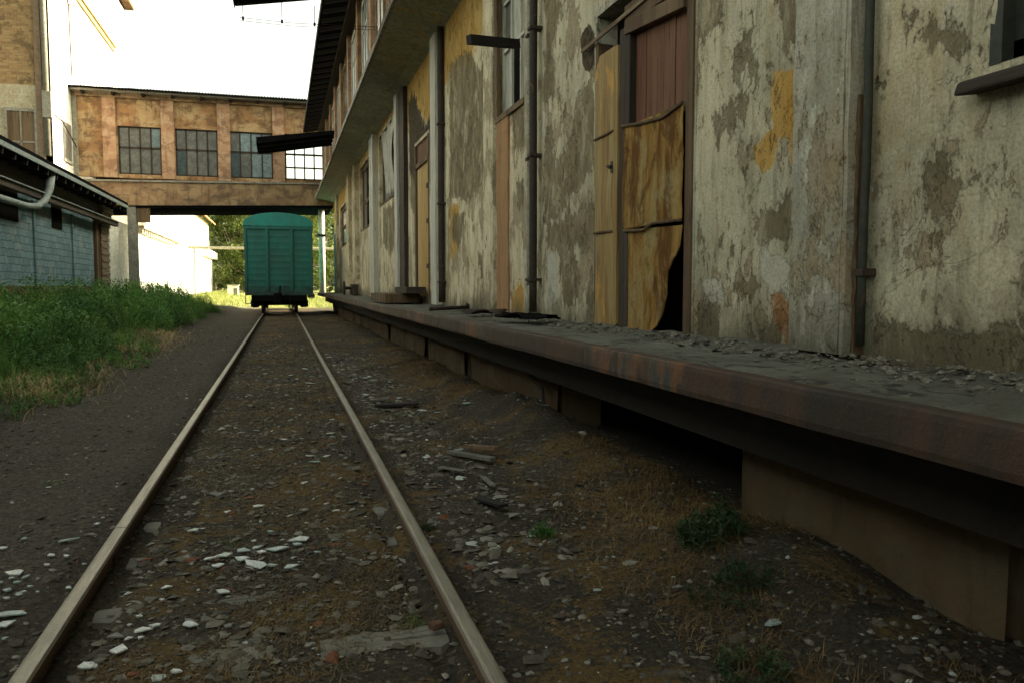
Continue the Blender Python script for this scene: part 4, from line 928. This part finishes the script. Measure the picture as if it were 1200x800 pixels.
# sunlit grass beyond the bridge
n = 9000; y = 53 + 40 * r.random(n); x = -8 + 12 * r.random(n); kp = ~((x > -2.6) & (x < 2.2) & (y < 56)); x, y = x[kp], y[kp]; n = len(x)
V, T = blades(x, y, gh(x, y), .1 + .3 * r.random(n), np.full(n, .03), .1 + .1 * r.random(n), r)
tag(link('meadow_grass', npmesh('meadow_grass', V, T), leafm('meadow', (.16, .22, .04), (.34, .34, .10), None, .3)), kind='stuff')
# individual tufts
def tuft(x, y, rad, h, n, mat, label, leafy=True, group='green tufts growing in the dirt'):
    r2 = np.random.default_rng(int(abs(x * 1000 + y * 77))); a = r2.random(n) * 6.283; q_ = rad * np.sqrt(r2.random(n)); X = q_ * np.cos(a); Y_ = q_ * np.sin(a) ; Z_ = gh(X + x, Y_ + y) - float(gh(x, y))
    H = h * (.4 + .6 * r2.random(n)) * (1.1 - q_ / rad * .6)
    if leafy: V, T = plants(X, Y_, Z_, H, r2, 20, h * .36 * (.6 / h) ** .5, .3)
    else: V, T = blades(X, Y_, Z_, H, np.full(n, .004), H * .7, r2)
    o = link('weed_clump' if leafy else 'grass_tuft', npmesh('tuft', V, T), M[mat]); o.location = (x, y, float(gh(x, y))); return tag(o, label, 'weed' if leafy else 'grass tuft', group)
for (u, v, rad, h, n, mt, lab, lf) in ((490, 722, .07, .05, 90, 'blade', 'bright green grass tuft just above the sleeper end, inside the right rail', False), (635, 622, .09, .10, 26, 'weed', 'small green weed midway between the right rail and the platform', True),
    (360, 545, .07, .05, 60, 'blade', 'green tuft on the track near its middle', False), (430, 430, .35, .08, 200, 'blade', 'wide low green patch right of the track, far from the camera', False), (272, 630, .07, .04, 60, 'blade', 'low green tuft left of the mid-track shards', False),
    (835, 652, .17, .22, 46, 'weed_dark', 'dark green weed clump at the corner of the near pier', True), (885, 790, .14, .16, 24, 'weed_dark', 'green weed at the bottom edge in front of the pier', True), (500, 610, .05, .05, 24, 'weed_dark', 'tiny dark weed against the outer side of the right rail', True),
    (860, 700, .20, .14, 34, 'weed_dark', 'sparse weed clump among dry stalks below the pier corner', True), (60, 560, .1, .06, 50, 'blade', 'faint grass tuft in the trodden path at the left', False), (475, 485, .25, .05, 120, 'blade', 'mossy green patch behind the pale boards', False)):
    p = on_z(u, v, .06); tuft(float(p[0]), float(p[1]), rad, h, n, mt, lab, lf)
for (u, v, rad, h, n, lab) in ((900, 765, .16, .16, 70, 'dry yellowish stalks at the bottom right'), (825, 735, .14, .10, 60, 'dry brown stalks left of the yellowish ones'), (980, 790, .16, .15, 70, 'dry stalks at the foot of the near pier, bottom edge'), (700, 560, .2, .10, 90, 'heap of brown straw in front of the dark recess'), (610, 530, .25, .10, 110, 'rust-coloured dry grass at the foot of the orange pier'), (760, 610, .2, .10, 80, 'reddish dry grass left of the green weed clump')):
    p = on_z(u, v, .1); tuft(float(p[0]), float(p[1]), rad, h, n, 'straw', lab, False, 'dry grass at the platform foot')
# tall weeds standing out by the shed
for (px_, yy_, h, lab) in ((60, 26, .95, 'tall leafy weed in front of the blue brick wall'), (84, 30, .85, 'second tall weed in front of the blue wall, toward the brick pier'), (145, 40, .95, 'tall weed in front of the white strip between shed and bridge post'), (207, 46, .95, 'tall weed at the corner of the grey plinth')):
    p = on_y(px_, 360, yy_); x0 = float(p[0]); r2 = np.random.default_rng(px_); n = 7
    V, T = plants(r2.normal(0, .12, n), r2.normal(0, .12, n), np.zeros(n), np.full(n, h) * (.7 + .4 * r2.random(n)), r2, 34, .10, .1)
    o = link('tall_weed', npmesh('tall_weed', V, T), M['weed']); o.location = (x0, yy_, float(gh(x0, yy_)) - .02); tag(o, lab, 'weed', 'tall weeds by the shed')

# ------------------------------------------------------------------ shed on the left
SH = thing('brick_shed', 'low shed of pale blue painted brick under a black overhanging roof on the left', 'shed', (-7.2, 28, 0))
SX = -7.2
MB().box(SX - .4, SX, -8, 35.9, 1.44, 4.7).build('wall', M['brick_blue'], SH)
MB().box(SX - .45, SX + .03, -8, 38.6, 1.0, 1.437).build('plinth_course', M['brick_red'], SH)
MB().box(SX - .5, -6.62, -8, 38.7, -.2, 1.0, .01).build('ledge', M['concrete'], SH, .02)
for y in (27.7, 32.4): MB().box(SX, SX + .06, y - .07, y + .07, 1.44, 4.0, .01).build('pilaster_strip', M['brick_blue'], SH)
for (y0, y1, z0, z1) in ((29.8, 31.0, 3.35, 4.15), (24.0, 26.2, 3.25, 4.1), (36.3, 37.0, 1.5, 4.0)):
    o = MB().box(SX + .004, SX + .035, y0, y1, z0, z1).build('vent_opening', M['void'], SH)
    mb = MB(); yy_ = y0
    while yy_ <= y1 + .01: mb.box(SX + .036, SX + .07, yy_ - .03, yy_ + .03, z0, z1); yy_ += (y1 - y0) / 3
    if z0 < 2: mb.build('window_bar', M['brown_wood'], o)
mb = MB(); z = 1.44; k = 0   # rusticated corner pier with corbelled head
while z < 4.9:
    cor = max(0, (z - 3.6)) * .35; off = .03 * (k % 2); mb.box(SX - .4, SX + .06 + off + cor * .4, 37.05 - off - cor * .3, 38.6 + off + cor * 1.0, z, z + .135, .008); z += .145; k += 1
mb.build('corner_pier', grimy('corner_brick', (.17, .12, .08), (.24, .18, .12), (.10, .06, .04), 5), SH)
MB().box(SX + .0, SX + .12, 35.92, 36.2, 1.44, 4.3).build('jamb', M['brown_wood'], SH); MB().box(SX - .4, SX - .02, 35.9, 37.1, 1.44, 4.7).build('end_wall', M['void'], SH)
EX = -6.4
mb = MB(); mb.hexa([(EX, -8, 4.93), (EX, 39.0, 4.93), (-11, 39.0, 5.9), (-11, -8, 5.9), (EX, -8, 5.05), (EX, 39.0, 5.05), (-11, 39.0, 6.03), (-11, -8, 6.03)]); mb.build('roof', M['black'], SH)
MB().box(EX - .02, EX + .03, -8, 38.95, 4.80, 4.925).build('fascia', M['pipe_grey'], SH)
mb = MB(); y = -7.5
while y < 38.8: MB().obox((EX - .03, y, 4.72), (SX - .1, y, 4.86), .10, .16).build('rafter', M['dark_wood_x'], SH); y += 1.0
MB().box(-6.88, -6.72, -8, 38.5, 3.98, 4.16).build('eave_beam', M['dark_wood_y'], SH)
MB().box(SX - .05, SX + .02, -8, 38.0, 4.16, 4.9).build('upper_shadow_board', M['dark_wood_y'], SH)
MB().box(-6.95, -6.65, -8, 38.5, 4.16, 4.19).build('beam_cap', M['pipe_grey'], SH)
mb = MB(); mb.tube([(-6.6, 27.4, 4.85), (-6.6, 27.2, 4.3), (-6.65, 26.9, 3.95), (-6.7, 26.3, 3.72), (-6.75, 25.4, 3.65), (-6.75, 10, 3.6)], [.15, .12, .10, .09, .09, .09], 12); mb.build('downpipe', M['pipe_grey'], SH, smooth=True)
MB().box(-10.9, -10.7, -8, 38.9, 0, 5.9).build('back_wall', M['void'], SH)

# ------------------------------------------------------------------ tall building on the left behind the shed
TB = thing('tall_building', 'tall golden brick building with a sunlit white side wall, behind the shed on the left', 'building', (-10, 42.2, 0))
BX, BY = -10.0, 42.2
MB().box(-26, BX - .02, BY, BY + .3, -.2, 24).build('front_wall', M['brick_gold'], TB)
MB().box(-26, BX - .3, BY - .03, BY - .002, 7, 10.55).build('plaster_band', M['bridge_beam'] if False else grimy('pale_band', (.44, .35, .20), (.52, .45, .30), (.28, .2, .1), 2), TB)
mb = MB(); mb.box(BX - .3, BX, BY, 61.8, -.2, 20.4); mb.box(-26, BX - .4, 61.5, 61.8, 0, 20.4); mb.box(-26, BX, 42.6, 61.8, 20.2, 20.4); mb.build('side_wall', M['white_lime'], TB)
MB().box(BX - .62, BX - .36, BY - .07, BY - .001, 0, 24).build('corner_pilaster', grimy('corner_strip', (.30, .20, .12), (.24, .16, .10), None, 3), TB)
mb = MB(); mb.tube([(BX - .18, BY - .13, 7.4), (BX - .18, BY - .13, 24)], .12, 12); mb.build('drainpipe', M['pipe_pale'], TB, smooth=True)
MB().box(BX - .34, BX + .04, BY - .25, BY - .02, 9.1, 10.3).build('meter_box', M['pipe_pale'], TB, .02)
o = MB().box(-11.83, -10.72, BY - .06, BY - .032, 7.0, 9.36).build('window', M['brown_wood'], TB)
mb = MB(); mb.box(-11.95, -11.83, BY - .09, BY - .03, 6.9, 9.5); mb.box(-10.72, -10.62, BY - .09, BY - .03, 6.9, 9.5); mb.box(-11.83, -10.72, BY - .09, BY - .03, 9.36, 9.5); mb.box(-11.31, -11.25, BY - .08, BY - .06, 7, 9.36); mb.box(-11.83, -10.72, BY - .08, BY - .06, 7.95, 8.02); mb.build('frame', M['pipe_pale'], o)
mb = MB(); mb.box(BX - .0, BX + .22, 45, 57.4, 16.45, 16.62); mb.box(BX, BX + .12, 45, 57.4, 16.2, 16.45); mb.build('string_course', grimy('gold_course', (.34, .25, .10), (.40, .32, .15), None, 3), TB)
mb = MB(); mb.box(BX - 6, BX + .55, 59.8, 62.4, 20.4, 20.6); mb.box(BX - 6, BX + .5, 42.4, 62.4, 20.62, 20.72); mb.build('roof_eave', M['brown_wood'], TB)
mb = MB(); mb.tube([(BX + .06, 45.8, 15.4), (BX + .1, 45.8, 11.9)], .04, 6); mb.tube([(BX + .06, 45.8, 15.4), (BX + .06, 45.3, 15.8)], .04, 6); mb.tube([(BX + .06, 45.8, 15.4), (BX + .3, 46.3, 15.5)], .04, 6); mb.build('lightning_rod', M['iron'], TB); MB().tube([(BX + .1, 42.3, 9.3), (BX + .15, 43.5, 9.2), (BX + .2, 45.8, 8.4)], .035, 6).build('cable', M['iron'], TB)
for y in (44, 49, 54):
    o = MB().box(BX, BX + .03, y, y + 1.6, 9.6 - 2, 11.8 - 2.4).build('side_window', M['glass_dark'], TB); MB().box(BX + .031, BX + .07, y - .1, y + 1.7, 7.45, 7.6).build('sill', M['pipe_pale'], o)

# ------------------------------------------------------------------ footbridge building
BR = thing('enclosed_footbridge', 'enclosed orange-brown footbridge with multi-pane windows spanning the track between the buildings', 'footbridge', (-4, 46, 5.7))
y0, y1 = 46.0, 51.0
def zb(x): return 5.52 + (x + 9.9) * .026
mb = MB(); mb.hexa([(-9.95, y0, zb(-9.95)), (2.9, y0, zb(2.9)), (2.9, y1, zb(2.9)), (-9.95, y1, zb(-9.95)), (-9.95, y0, 6.72), (2.9, y0, 6.95), (2.9, y1, 6.95), (-9.95, y1, 6.72)]); mb.build('floor_beam', M['bridge_beam'], BR)
mb = MB(); mb.hexa([(-9.97, y0 - .08, 6.74), (2.9, y0 - .08, 6.97), (2.9, y0 + .2, 6.97), (-9.97, y0 + .2, 6.74), (-9.97, y0 - .08, 6.84), (2.9, y0 - .08, 7.06), (2.9, y0 + .2, 7.06), (-9.97, y0 + .2, 6.84)]); mb.build('sill_band', M['cornice_edge'], BR)
mb = MB(); mb.hexa([(-9.9, y0 + .1, zb(-9.9) - .12), (2.8, y0 + .1, zb(2.8) - .12), (2.8, y1 - .1, zb(2.8) - .12), (-9.9, y1 - .1, zb(-9.9) - .12), (-9.9, y0 + .1, zb(-9.9) - .003), (2.8, y0 + .1, zb(2.8) - .003), (2.8, y1 - .1, zb(2.8) - .003), (-9.9, y1 - .1, zb(-9.9) - .003)]); mb.build('underside', M['black'], BR)
wins = [(-7.93, -5.86), (-5.20, -3.10), (-2.55, -.32), (.30, 2.35)]; xs = [-9.95] + [v for w_ in wins for v in w_] + [3.0]
for i in range(0, len(xs), 2):
    MB().box(xs[i], xs[i+1], y0 + .05, y0 + .3, 7.0, 11.0).build('wall_panel', M['bridge'], BR)
for (a, b) in wins:
    MB().box(a, b, y0 + .05, y0 + .3, 9.62, 11.0).build('wall_panel', M['bridge'], BR); MB().box(a, b, y0 + .05, y0 + .3, 6.98, 7.18).build('wall_panel', M['bridge'], BR)
for x in (-8.62, -5.86, -3.10, -.32): MB().box(x, x + .62, y0 - .07, y0 + .06, 6.98, 11.0, .006).build('pilaster', M['bridge_pil'], BR)
MB().box(-9.98, -9.78, y0 - .1, y0 + .06, 7, 11.3).build('pilaster', M['pipe_pale'], BR)
# back wall: one solid band with an opening behind the last window
mb = MB(); mb.box(-9.95, .25, y1 - .25, y1, 6.9, 11.0); mb.box(.25, 3.0, y1 - .25, y1, 9.9, 11.0); mb.box(.25, 3.0, y1 - .25, y1, 6.9, 7.1); mb.build('back_wall', M['void'], BR)
mb = MB(); mb.box(-9.9, 3.0, y0 + .3, y1 - .25, 10.95, 11.0); mb.build('ceiling', M['void'], BR)
pan = [M['glass_dark'], M['glass_dark'], M['glass_dark'], M['glass_blue'], M['glass_dark'], M['glass_deep'], M['glass_dark'], M['glass_blue']]
pm = {0: ['d','d','d','d','d','d','d','b'], 1: ['t','d','d','d','d','d','d','d'], 2: ['t','d','b','b','d','b','b','d']}
key = {'d': M['glass_dark'], 'b': M['glass_blue'], 't': M['glass_deep']}
for wi, (a, b) in enumerate(wins):
    z0, z1 = 7.18, 9.62; zm = z0 + (z1 - z0) * .56; nc = 4
    f = MB(); fy0, fy1 = y0 + .12, y0 + .18
    f.box(a, a + .08, fy0, fy1, z0, z1); f.box(b - .08, b, fy0, fy1, z0, z1); f.box(a, b, fy0, fy1, z0, z0 + .08); f.box(a, b, fy0, fy1, z1 - .08, z1); f.box(a, b, fy0, fy1, zm - .05, zm + .05)
    for i in range(1, nc): x = a + (b - a) * i / nc; f.box(x - .035, x + .035, fy0, fy1, z0, z1)
    if wi == 3: f.box(a, b, fy0, fy1, z0 + .62, z0 + .70); f.box(a, b, fy0, fy1, zm + .5, zm + .57)
    fr = f.build('window', M['dark_wood'] if wi == 3 else M['pipe_brown'], BR)
    fr['label'] = ['dusty grey window nearest the tall building', 'second dusty window with one dark pane', 'window with several bluish panes', 'empty window with the bright sky showing through'][wi]
    if wi < 3:
        for i in range(nc):
            for j in range(2):
                x_a, x_b = a + (b - a) * i / nc, a + (b - a) * (i + 1) / nc; za, zb_ = (z0, zm) if j == 0 else (zm, z1)
                MB().box(x_a + .03, x_b - .03, fy0 + .02 + random.uniform(0, .02), fy0 + .045, za + .04, zb_ - .04).build('pane', key[pm[wi][i + 4 * j]], fr)
mb = MB(); mb.box(-9.98, 3.0, y0 - .12, y0 + .3, 11.0, 11.22); mb.build('header_beam', M['bridge_beam'], BR)
mb = MB(); n = 260      # corrugated roof sheet
for i in range(n + 1):
    x = -10.2 + 13.3 * i / n; dz = .045 * math.sin(i * 2.2)
    for (y_, z_) in ((y0 - .75, 11.36 + dz), (y1 + .4, 12.2 + dz), (y0 - .75, 11.30 + dz), (y1 + .4, 12.14 + dz)): mb.v.append((x, y_, z_))
for i in range(n): a = i * 4; mb.f += [(a, a + 4, a + 5, a + 1), (a + 2, a + 3, a + 7, a + 6), (a, a + 2, a + 6, a + 4)]
mb.build('corrugated_roof', M['black'], BR)
MB().box(-10.0, 3.0, y0 - .55, y0 - .12, 11.20, 11.30).build('eave_board', M['cornice_edge'], BR)
mb = MB(); x = -9.5
while x < 3: mb.box(x, x + .12, y0 - .5, y0 + .1, 11.08, 11.2); x += 1.4
mb.build('rafter_ends', M['dark_wood_x'], BR)
MB().box(-7.62, -7.17, 46.1, 46.6, -.2, 5.55, .01).build('support_column', M['concrete'], BR, .03).__setitem__('label', 'grey concrete column under the left end')
mb = MB(); mb.tube([(2.22, 47, .9), (2.22, 47, 5.7)], .17, 14); o = mb.build('support_column', M['white_lime'], BR, smooth=True); o['label'] = 'round white column under the right end'
b_ = MB(); b_.box(2.0, 2.44, 46.8, 47.2, 4.2, 4.32); b_.build('clamp', M['iron'], o)
mb = MB(); mb.box(-7.165, -6.55, 46.15, 46.5, 4.75, 5.58); mb.build('bracket', M['brown_wood'], BR)

# ------------------------------------------------------------------ white house beyond
HS = thing('white_house', 'long sunlit white building beyond the footbridge, left of the wagon', 'building', (-8, 60, 0))
MB().box(-9.9, -8.0, 43.6, 104.6, .95, 4.75).build('lower_wall', M['white_lime'], HS)
MB().box(-9.9, -7.93, 43.6, 66, -.2, 1.0).build('plinth', M['plinth'], HS); MB().box(-12.9, -7.97, 66, 104.5, -.2, .94).build('plinth', M['white_lime'], HS)
MB().box(-13, -8.02, 55, 100.5, 4.77, 8.6).build('upper_wall', M['white_lime'], HS)
mb = MB(); mb.box(-8.02, -7.55, 51.1, 70, 4.75, 4.92); y = 51.4
while y < 66: mb.box(-8.0, -7.7, y, y + .35, 4.45, 4.75); y += .8
mb.build('ledge', grimy('ledge_dirty', (.40, .36, .26), (.5, .46, .36), (.2, .16, .1), 3), HS)
MB().box(-8.0, -7.5, 92, 106, 4.6, 5.4).build('porch_roof', M['white_lime'], HS)
o = MB().box(-8.0, -7.95, 61.8, 70.2, 5.15, 8.0).build('window', grimy('pale_blue', (.45, .62, .62), (.52, .68, .66), None, 2), HS); mb = MB(); mb.box(-7.95, -7.9, 61.8, 62.1, 5.1, 8); mb.box(-7.95, -7.9, 65.9, 66.1, 5.1, 8); mb.box(-7.95, -7.9, 69.9, 70.2, 5.1, 8); mb.build('frame', M['white_lime'], o)
mb = MB(); mb.hexa([(-7.3, 54, 8.5), (-7.3, 101.5, 8.5), (-11, 101.5, 11), (-11, 54, 11), (-7.3, 54, 8.66), (-7.3, 101.5, 8.66), (-11, 101.5, 11.16), (-11, 54, 11.16)]); mb.build('roof', M['copper_roof'], HS)

# ------------------------------------------------------------------ goods wagon
WG = thing('goods_wagon', 'teal green covered goods wagon with an arched roof standing on the track under the footbridge', 'railway wagon', (-.1, 39.5, 0))
def paintm(name, c, c2):
    m = Mat(name, .6, .4); X, Y, Z = m.xyz(); a = m.noise(2, 7, .7, .4, (1, 1, .5)); f = m.noise(18, 6, .7, .2, (1, 1, .2)); col = m.mix(m.step(a, .4, .62), c, c2)
    col = m.mix(m.math('MULTIPLY', m.step(f, .55, .7), .35), col, (.03, .05, .04))
    g = m.step(m.math('ADD', Z, m.math('MULTIPLY', m.math('SUBTRACT', m.noise(2.5, 6, .7), .5), 1.6)), 1.75, .95); col = m.mix(m.math('MULTIPLY', g, .8), col, (.03, .026, .02))
    return m.done(col, m.bump(f, .003))
TEAL = paintm('teal_paint', (.018, .165, .128), (.03, .125, .10)); TEAL_SKYLIT = paintm('teal_roof_skylit', (.02, .28, .22), (.035, .22, .18))  # roof copy of the teal is lighter: skylight painted into its colour
XC = -.1; HWD = 1.50; WY0, WY1 = 39.5, 53.0
body = MB().box(XC - HWD, XC + HWD, WY0, WY1, 1.02, 4.22).build('body', TEAL, WG, .02)
n = 18; pr = [(XC - HWD - .07, 4.20)] + [(XC + (HWD + .07) * math.sin(R(-90 + 180 * i / n)) , 4.23 + .60 * math.cos(R(-90 + 180 * i / n)) ** .8) for i in range(1, n)] + [(XC + HWD + .07, 4.20)]
MB().prism(pr, WY0 - .09, WY1 + .05, 'y').build('roof', TEAL_SKYLIT, WG, .015)
MB().box(XC - HWD - .03, XC + HWD + .03, WY0 - .07, WY0 - .003, 4.06, 4.20).build('top_rail', TEAL, WG, .01)
MB().box(XC - HWD - .03, XC + HWD + .03, WY0 - .08, WY0 - .003, 1.0, 1.2).build('bottom_rail', TEAL, WG, .01)
for x in (XC - .52, XC + .58): MB().box(x - .06, x + .06, WY0 - .12, WY0 - .003, 1.2, 4.06).build('end_post', TEAL, WG, .012)
for x in (XC - HWD + .03, XC + HWD - .03): MB().box(x - .05, x + .05, WY0 - .08, WY0 - .003, 1.2, 4.06).build('corner_post', TEAL, WG, .012)
for (xa_, xb_) in ((XC - HWD + .12, XC - .62), (XC - .42, XC + .48), (XC + .68, XC + HWD - .12)):
    mb = MB(); z = 1.35
    while z < 3.95: mb.prism([(WY0 - .003, z), (WY0 - .010, z + .06), (WY0 - .010, z + .11), (WY0 - .003, z + .17)], xa_, xb_, 'x'); z += .29
    mb.build('pressed_end_panel', TEAL, WG)
for s_ in (-1, 1):
    mb = MB(); y = WY0 + .6
    while y < WY1: mb.box(XC + s_ * HWD - (.0 if s_ > 0 else .06), XC + s_ * HWD + (.06 if s_ > 0 else 0), y, y + .1, 1.1, 4.15); y += 1.2
    mb.build('side_rib', TEAL, WG)
MB().box(XC - 1.2, XC + 1.2, WY0 + .02, WY1, .78, 1.0).build('underframe', M['black'], WG)
MB().box(XC - 1.25, XC + 1.25, WY0 - .1, WY0 + .15, .72, 1.0).build('buffer_beam', M['black'], WG, .01)
mb = MB(); mb.box(XC - .14, XC + .14, WY0 - .75, WY0 - .1, .72, .98); mb.box(XC - .24, XC + .10, WY0 - .95, WY0 - .70, .66, 1.12, .02); mb.tube([(XC + .0, WY0 - .5, 1.1), (XC + .05, WY0 - .45, 1.45)], .04, 8); mb.build('coupler', M['black'], WG, .015)
mb = MB(); mb.tube([(XC + .5, WY0 - .12, .95), (XC + .5, WY0 - .4, .7), (XC + .4, WY0 - .45, .45)], .035, 8); mb.build('brake_hose', M['black'], WG, smooth=True)
for x in (XC - HWD - .02,):
    mb = MB(); mb.tube([(x, WY0 - .05, .62), (x, WY0 - .05, 3.9)], .016, 6); mb.tube([(x, WY0 - .05, .62), (x + .35, WY0 - .05, .62)], .016, 6); mb.build('handrail', TEAL, WG)
def wheelset(y):
    for s_ in (-1, 1):
        x = XC + s_ * .77; mb = MB(); mb.tube([(x - .065, y, .62), (x + .065, y, .62)], .48, 28); mb.tube([(x - s_ * .065 - .015, y, .62), (x - s_ * .065 + .015, y, .62)], .51, 28)
        mb.tube([(x + s_ * .06, y, .62), (x + s_ * .26, y, .62)], .13, 10); mb.build('wheel', M['iron'], WG)
    MB().tube([(XC - .75, y, .62), (XC + .75, y, .62)], .08, 10).build('axle', M['iron'], WG)
for y in (40.4, 42.2, 50.2, 52.0): wheelset(y)
for yc_ in (41.3, 51.1):
    mb = MB()
    for s_ in (-1, 1): mb.box(XC + s_ * 1.1 - .13, XC + s_ * 1.1 + .13, yc_ - 1.35, yc_ + 1.25, .42, .92); mb.tube([(XC + s_ * 1.0, yc_ - .9, .6), (XC + s_ * 1.32, yc_ - .9, .6)], .17, 12)
    mb.box(XC - 1.1, XC + 1.1, yc_ - .2, yc_ + .2, .5, .76); mb.build('bogie_frame', M['black'], WG, .02)

# ------------------------------------------------------------------ far things
PIP = thing('heating_pipeline', 'pale overhead heating pipe on posts crossing beyond the wagon', 'pipeline', (0, 72, 0))
MB().tube([(-7.4, 72, 4.6), (14, 72, 4.6)], .13, 10).build('pipe', M['pipe_pale'], PIP, smooth=True)
for x in (-6.9, -1.2, 5, 11): MB().tube([(x, 72, 0), (x, 72, 4.5)], .08, 8).build('post', M['pipe_pale'], PIP)
KB = thing('white_kiosk', 'small white kiosk at the edge of the trees, left of the wagon', 'kiosk', (-4.4, 84, .2))
MB().box(-5.1, -4.1, 84, 85.2, .2, 1.45).build('body', M['white_lime'], KB); MB().box(-5.2, -4.0, 83.9, 85.3, 1.45, 1.55).build('roof', M['plinth'], KB); MB().box(-4.55, -4.2, 83.98, 83.999, .4, 1.2).build('door', M['glass_dark'], KB)
CR = thing('parked_car', 'pale blue-white parked car beyond the wagon, seen by the white column', 'car', (3.6, 76, .25)); CR.location = (3.0, 76, .25)
pr = [(1.2, .45), (1.25, .95), (2.1, 1.05), (2.7, 1.5), (4.3, 1.52), (4.9, 1.08), (5.6, 1.0), (5.65, .45)]
MB().prism([(p[0] + .6, p[1] + .05) for p in pr], 0, 1.7, 'y').build('body', grimy('car_paint', (.5, .58, .62), (.44, .52, .56), None, 2, .3), CR, .06).location.y = 76
mb = MB(); mb.prism([(2.85, 1.15), (3.35, 1.5), (4.75, 1.5), (5.3, 1.15)], -.01, 1.71, 'y'); mb.build('side_window', M['glass_deep'], CR).location.y = 76
for x in (2.6, 5.4):
    for yy_ in (76.02, 77.5): MB().tube([(x, yy_, .5), (x, yy_ + .2, .5)], .31, 18).build('wheel', M['black'], CR)

def tree(x, y, h, cr, seed, label, nleaf=11000):
    r2 = np.random.default_rng(seed); rd = random.Random(seed); g = float(gh(x, y))
    t = thing('deciduous_tree', label, 'tree', (x, y, g), 'trees beyond the footbridge')
    mb = MB(); mb.tube([(x, y, g - .2), (x + rd.uniform(-.2, .2), y, g + h * .3), (x + rd.uniform(-.5, .5), y + rd.uniform(-.3, .3), g + h * .62)], [.26, .19, .08], 9)
    tips = []
    for k in range(9):
        z = g + h * rd.uniform(.22, .6); a = rd.random() * 6.28; L = cr * rd.uniform(.5, .95); e = (x + L * math.cos(a), y + L * math.sin(a), z + h * rd.uniform(.08, .3))
        mb.tube([(x, y, z), ((x + e[0]) / 2, (y + e[1]) / 2, z + .45 * (e[2] - z)), e], [.10, .06, .03], 6); tips.append(e)
    mb.build('trunk', M['bark'], t)
    nc = 46; cl = []
    for k in range(nc):
        a = rd.random() * 6.28; zf = rd.random() ** .85; rr = cr * math.sqrt(rd.random()) * (1.05 - .75 * abs(zf - .35)); cl.append((x + rr * math.cos(a), y + rr * math.sin(a), g + h * (.10 + .88 * zf), cr * rd.uniform(.16, .34)))
    cl = np.array(cl); k = r2.integers(0, nc, nleaf); dv = r2.normal(size=(nleaf, 3)); dv /= np.linalg.norm(dv, axis=1)[:, None]; P = cl[k, :3] + dv * (cl[k, 3] * r2.random(nleaf) ** .45)[:, None]
    V, T = leaves(P[:, 0], P[:, 1], P[:, 2], .36 * (.7 + .8 * r2.random(nleaf)), r2, 1.2, .6)
    link('crown', npmesh('crown', V, T), M['tree_leaf'], t); return t
tree(-6.2, 112, 12, 4.2, 3, 'broad pale green tree just right of the white building'); tree(-1.6, 118, 14, 4.6, 4, 'tall tree mostly behind the wagon')
tree(5.2, 108, 12, 4.5, 5, 'tree seen between wagon and white column'); tree(11, 116, 13, 5, 6, 'tree behind the right end of the footbridge', 5000)
tree(-9.5, 128, 15, 5, 8, 'dark tree at the back behind the pale green one', 5000); tree(2.2, 130, 15, 5.2, 9, 'back tree on the line of the track', 5000); tree(18, 122, 14, 5, 12, 'tree farthest to the right beyond the bridge', 4000)
tree(-4.2, 104, 5.5, 2.6, 14, 'low dark bushy tree beside the kiosk', 4000)
HD = None
x = -30 + 70 * r.random(26000); y = 140 + 10 * r.random(26000); z = (15 + 6 * fbm(x * .12, y * 0, 2.2)) * r.random(26000) ** .9
V, T = leaves(x, y, z, .7 + .6 * r.random(26000), r, 1.2, .6); tag(link('far_woods', npmesh('far_woods', V, T), M['tree_leaf']), kind='stuff')
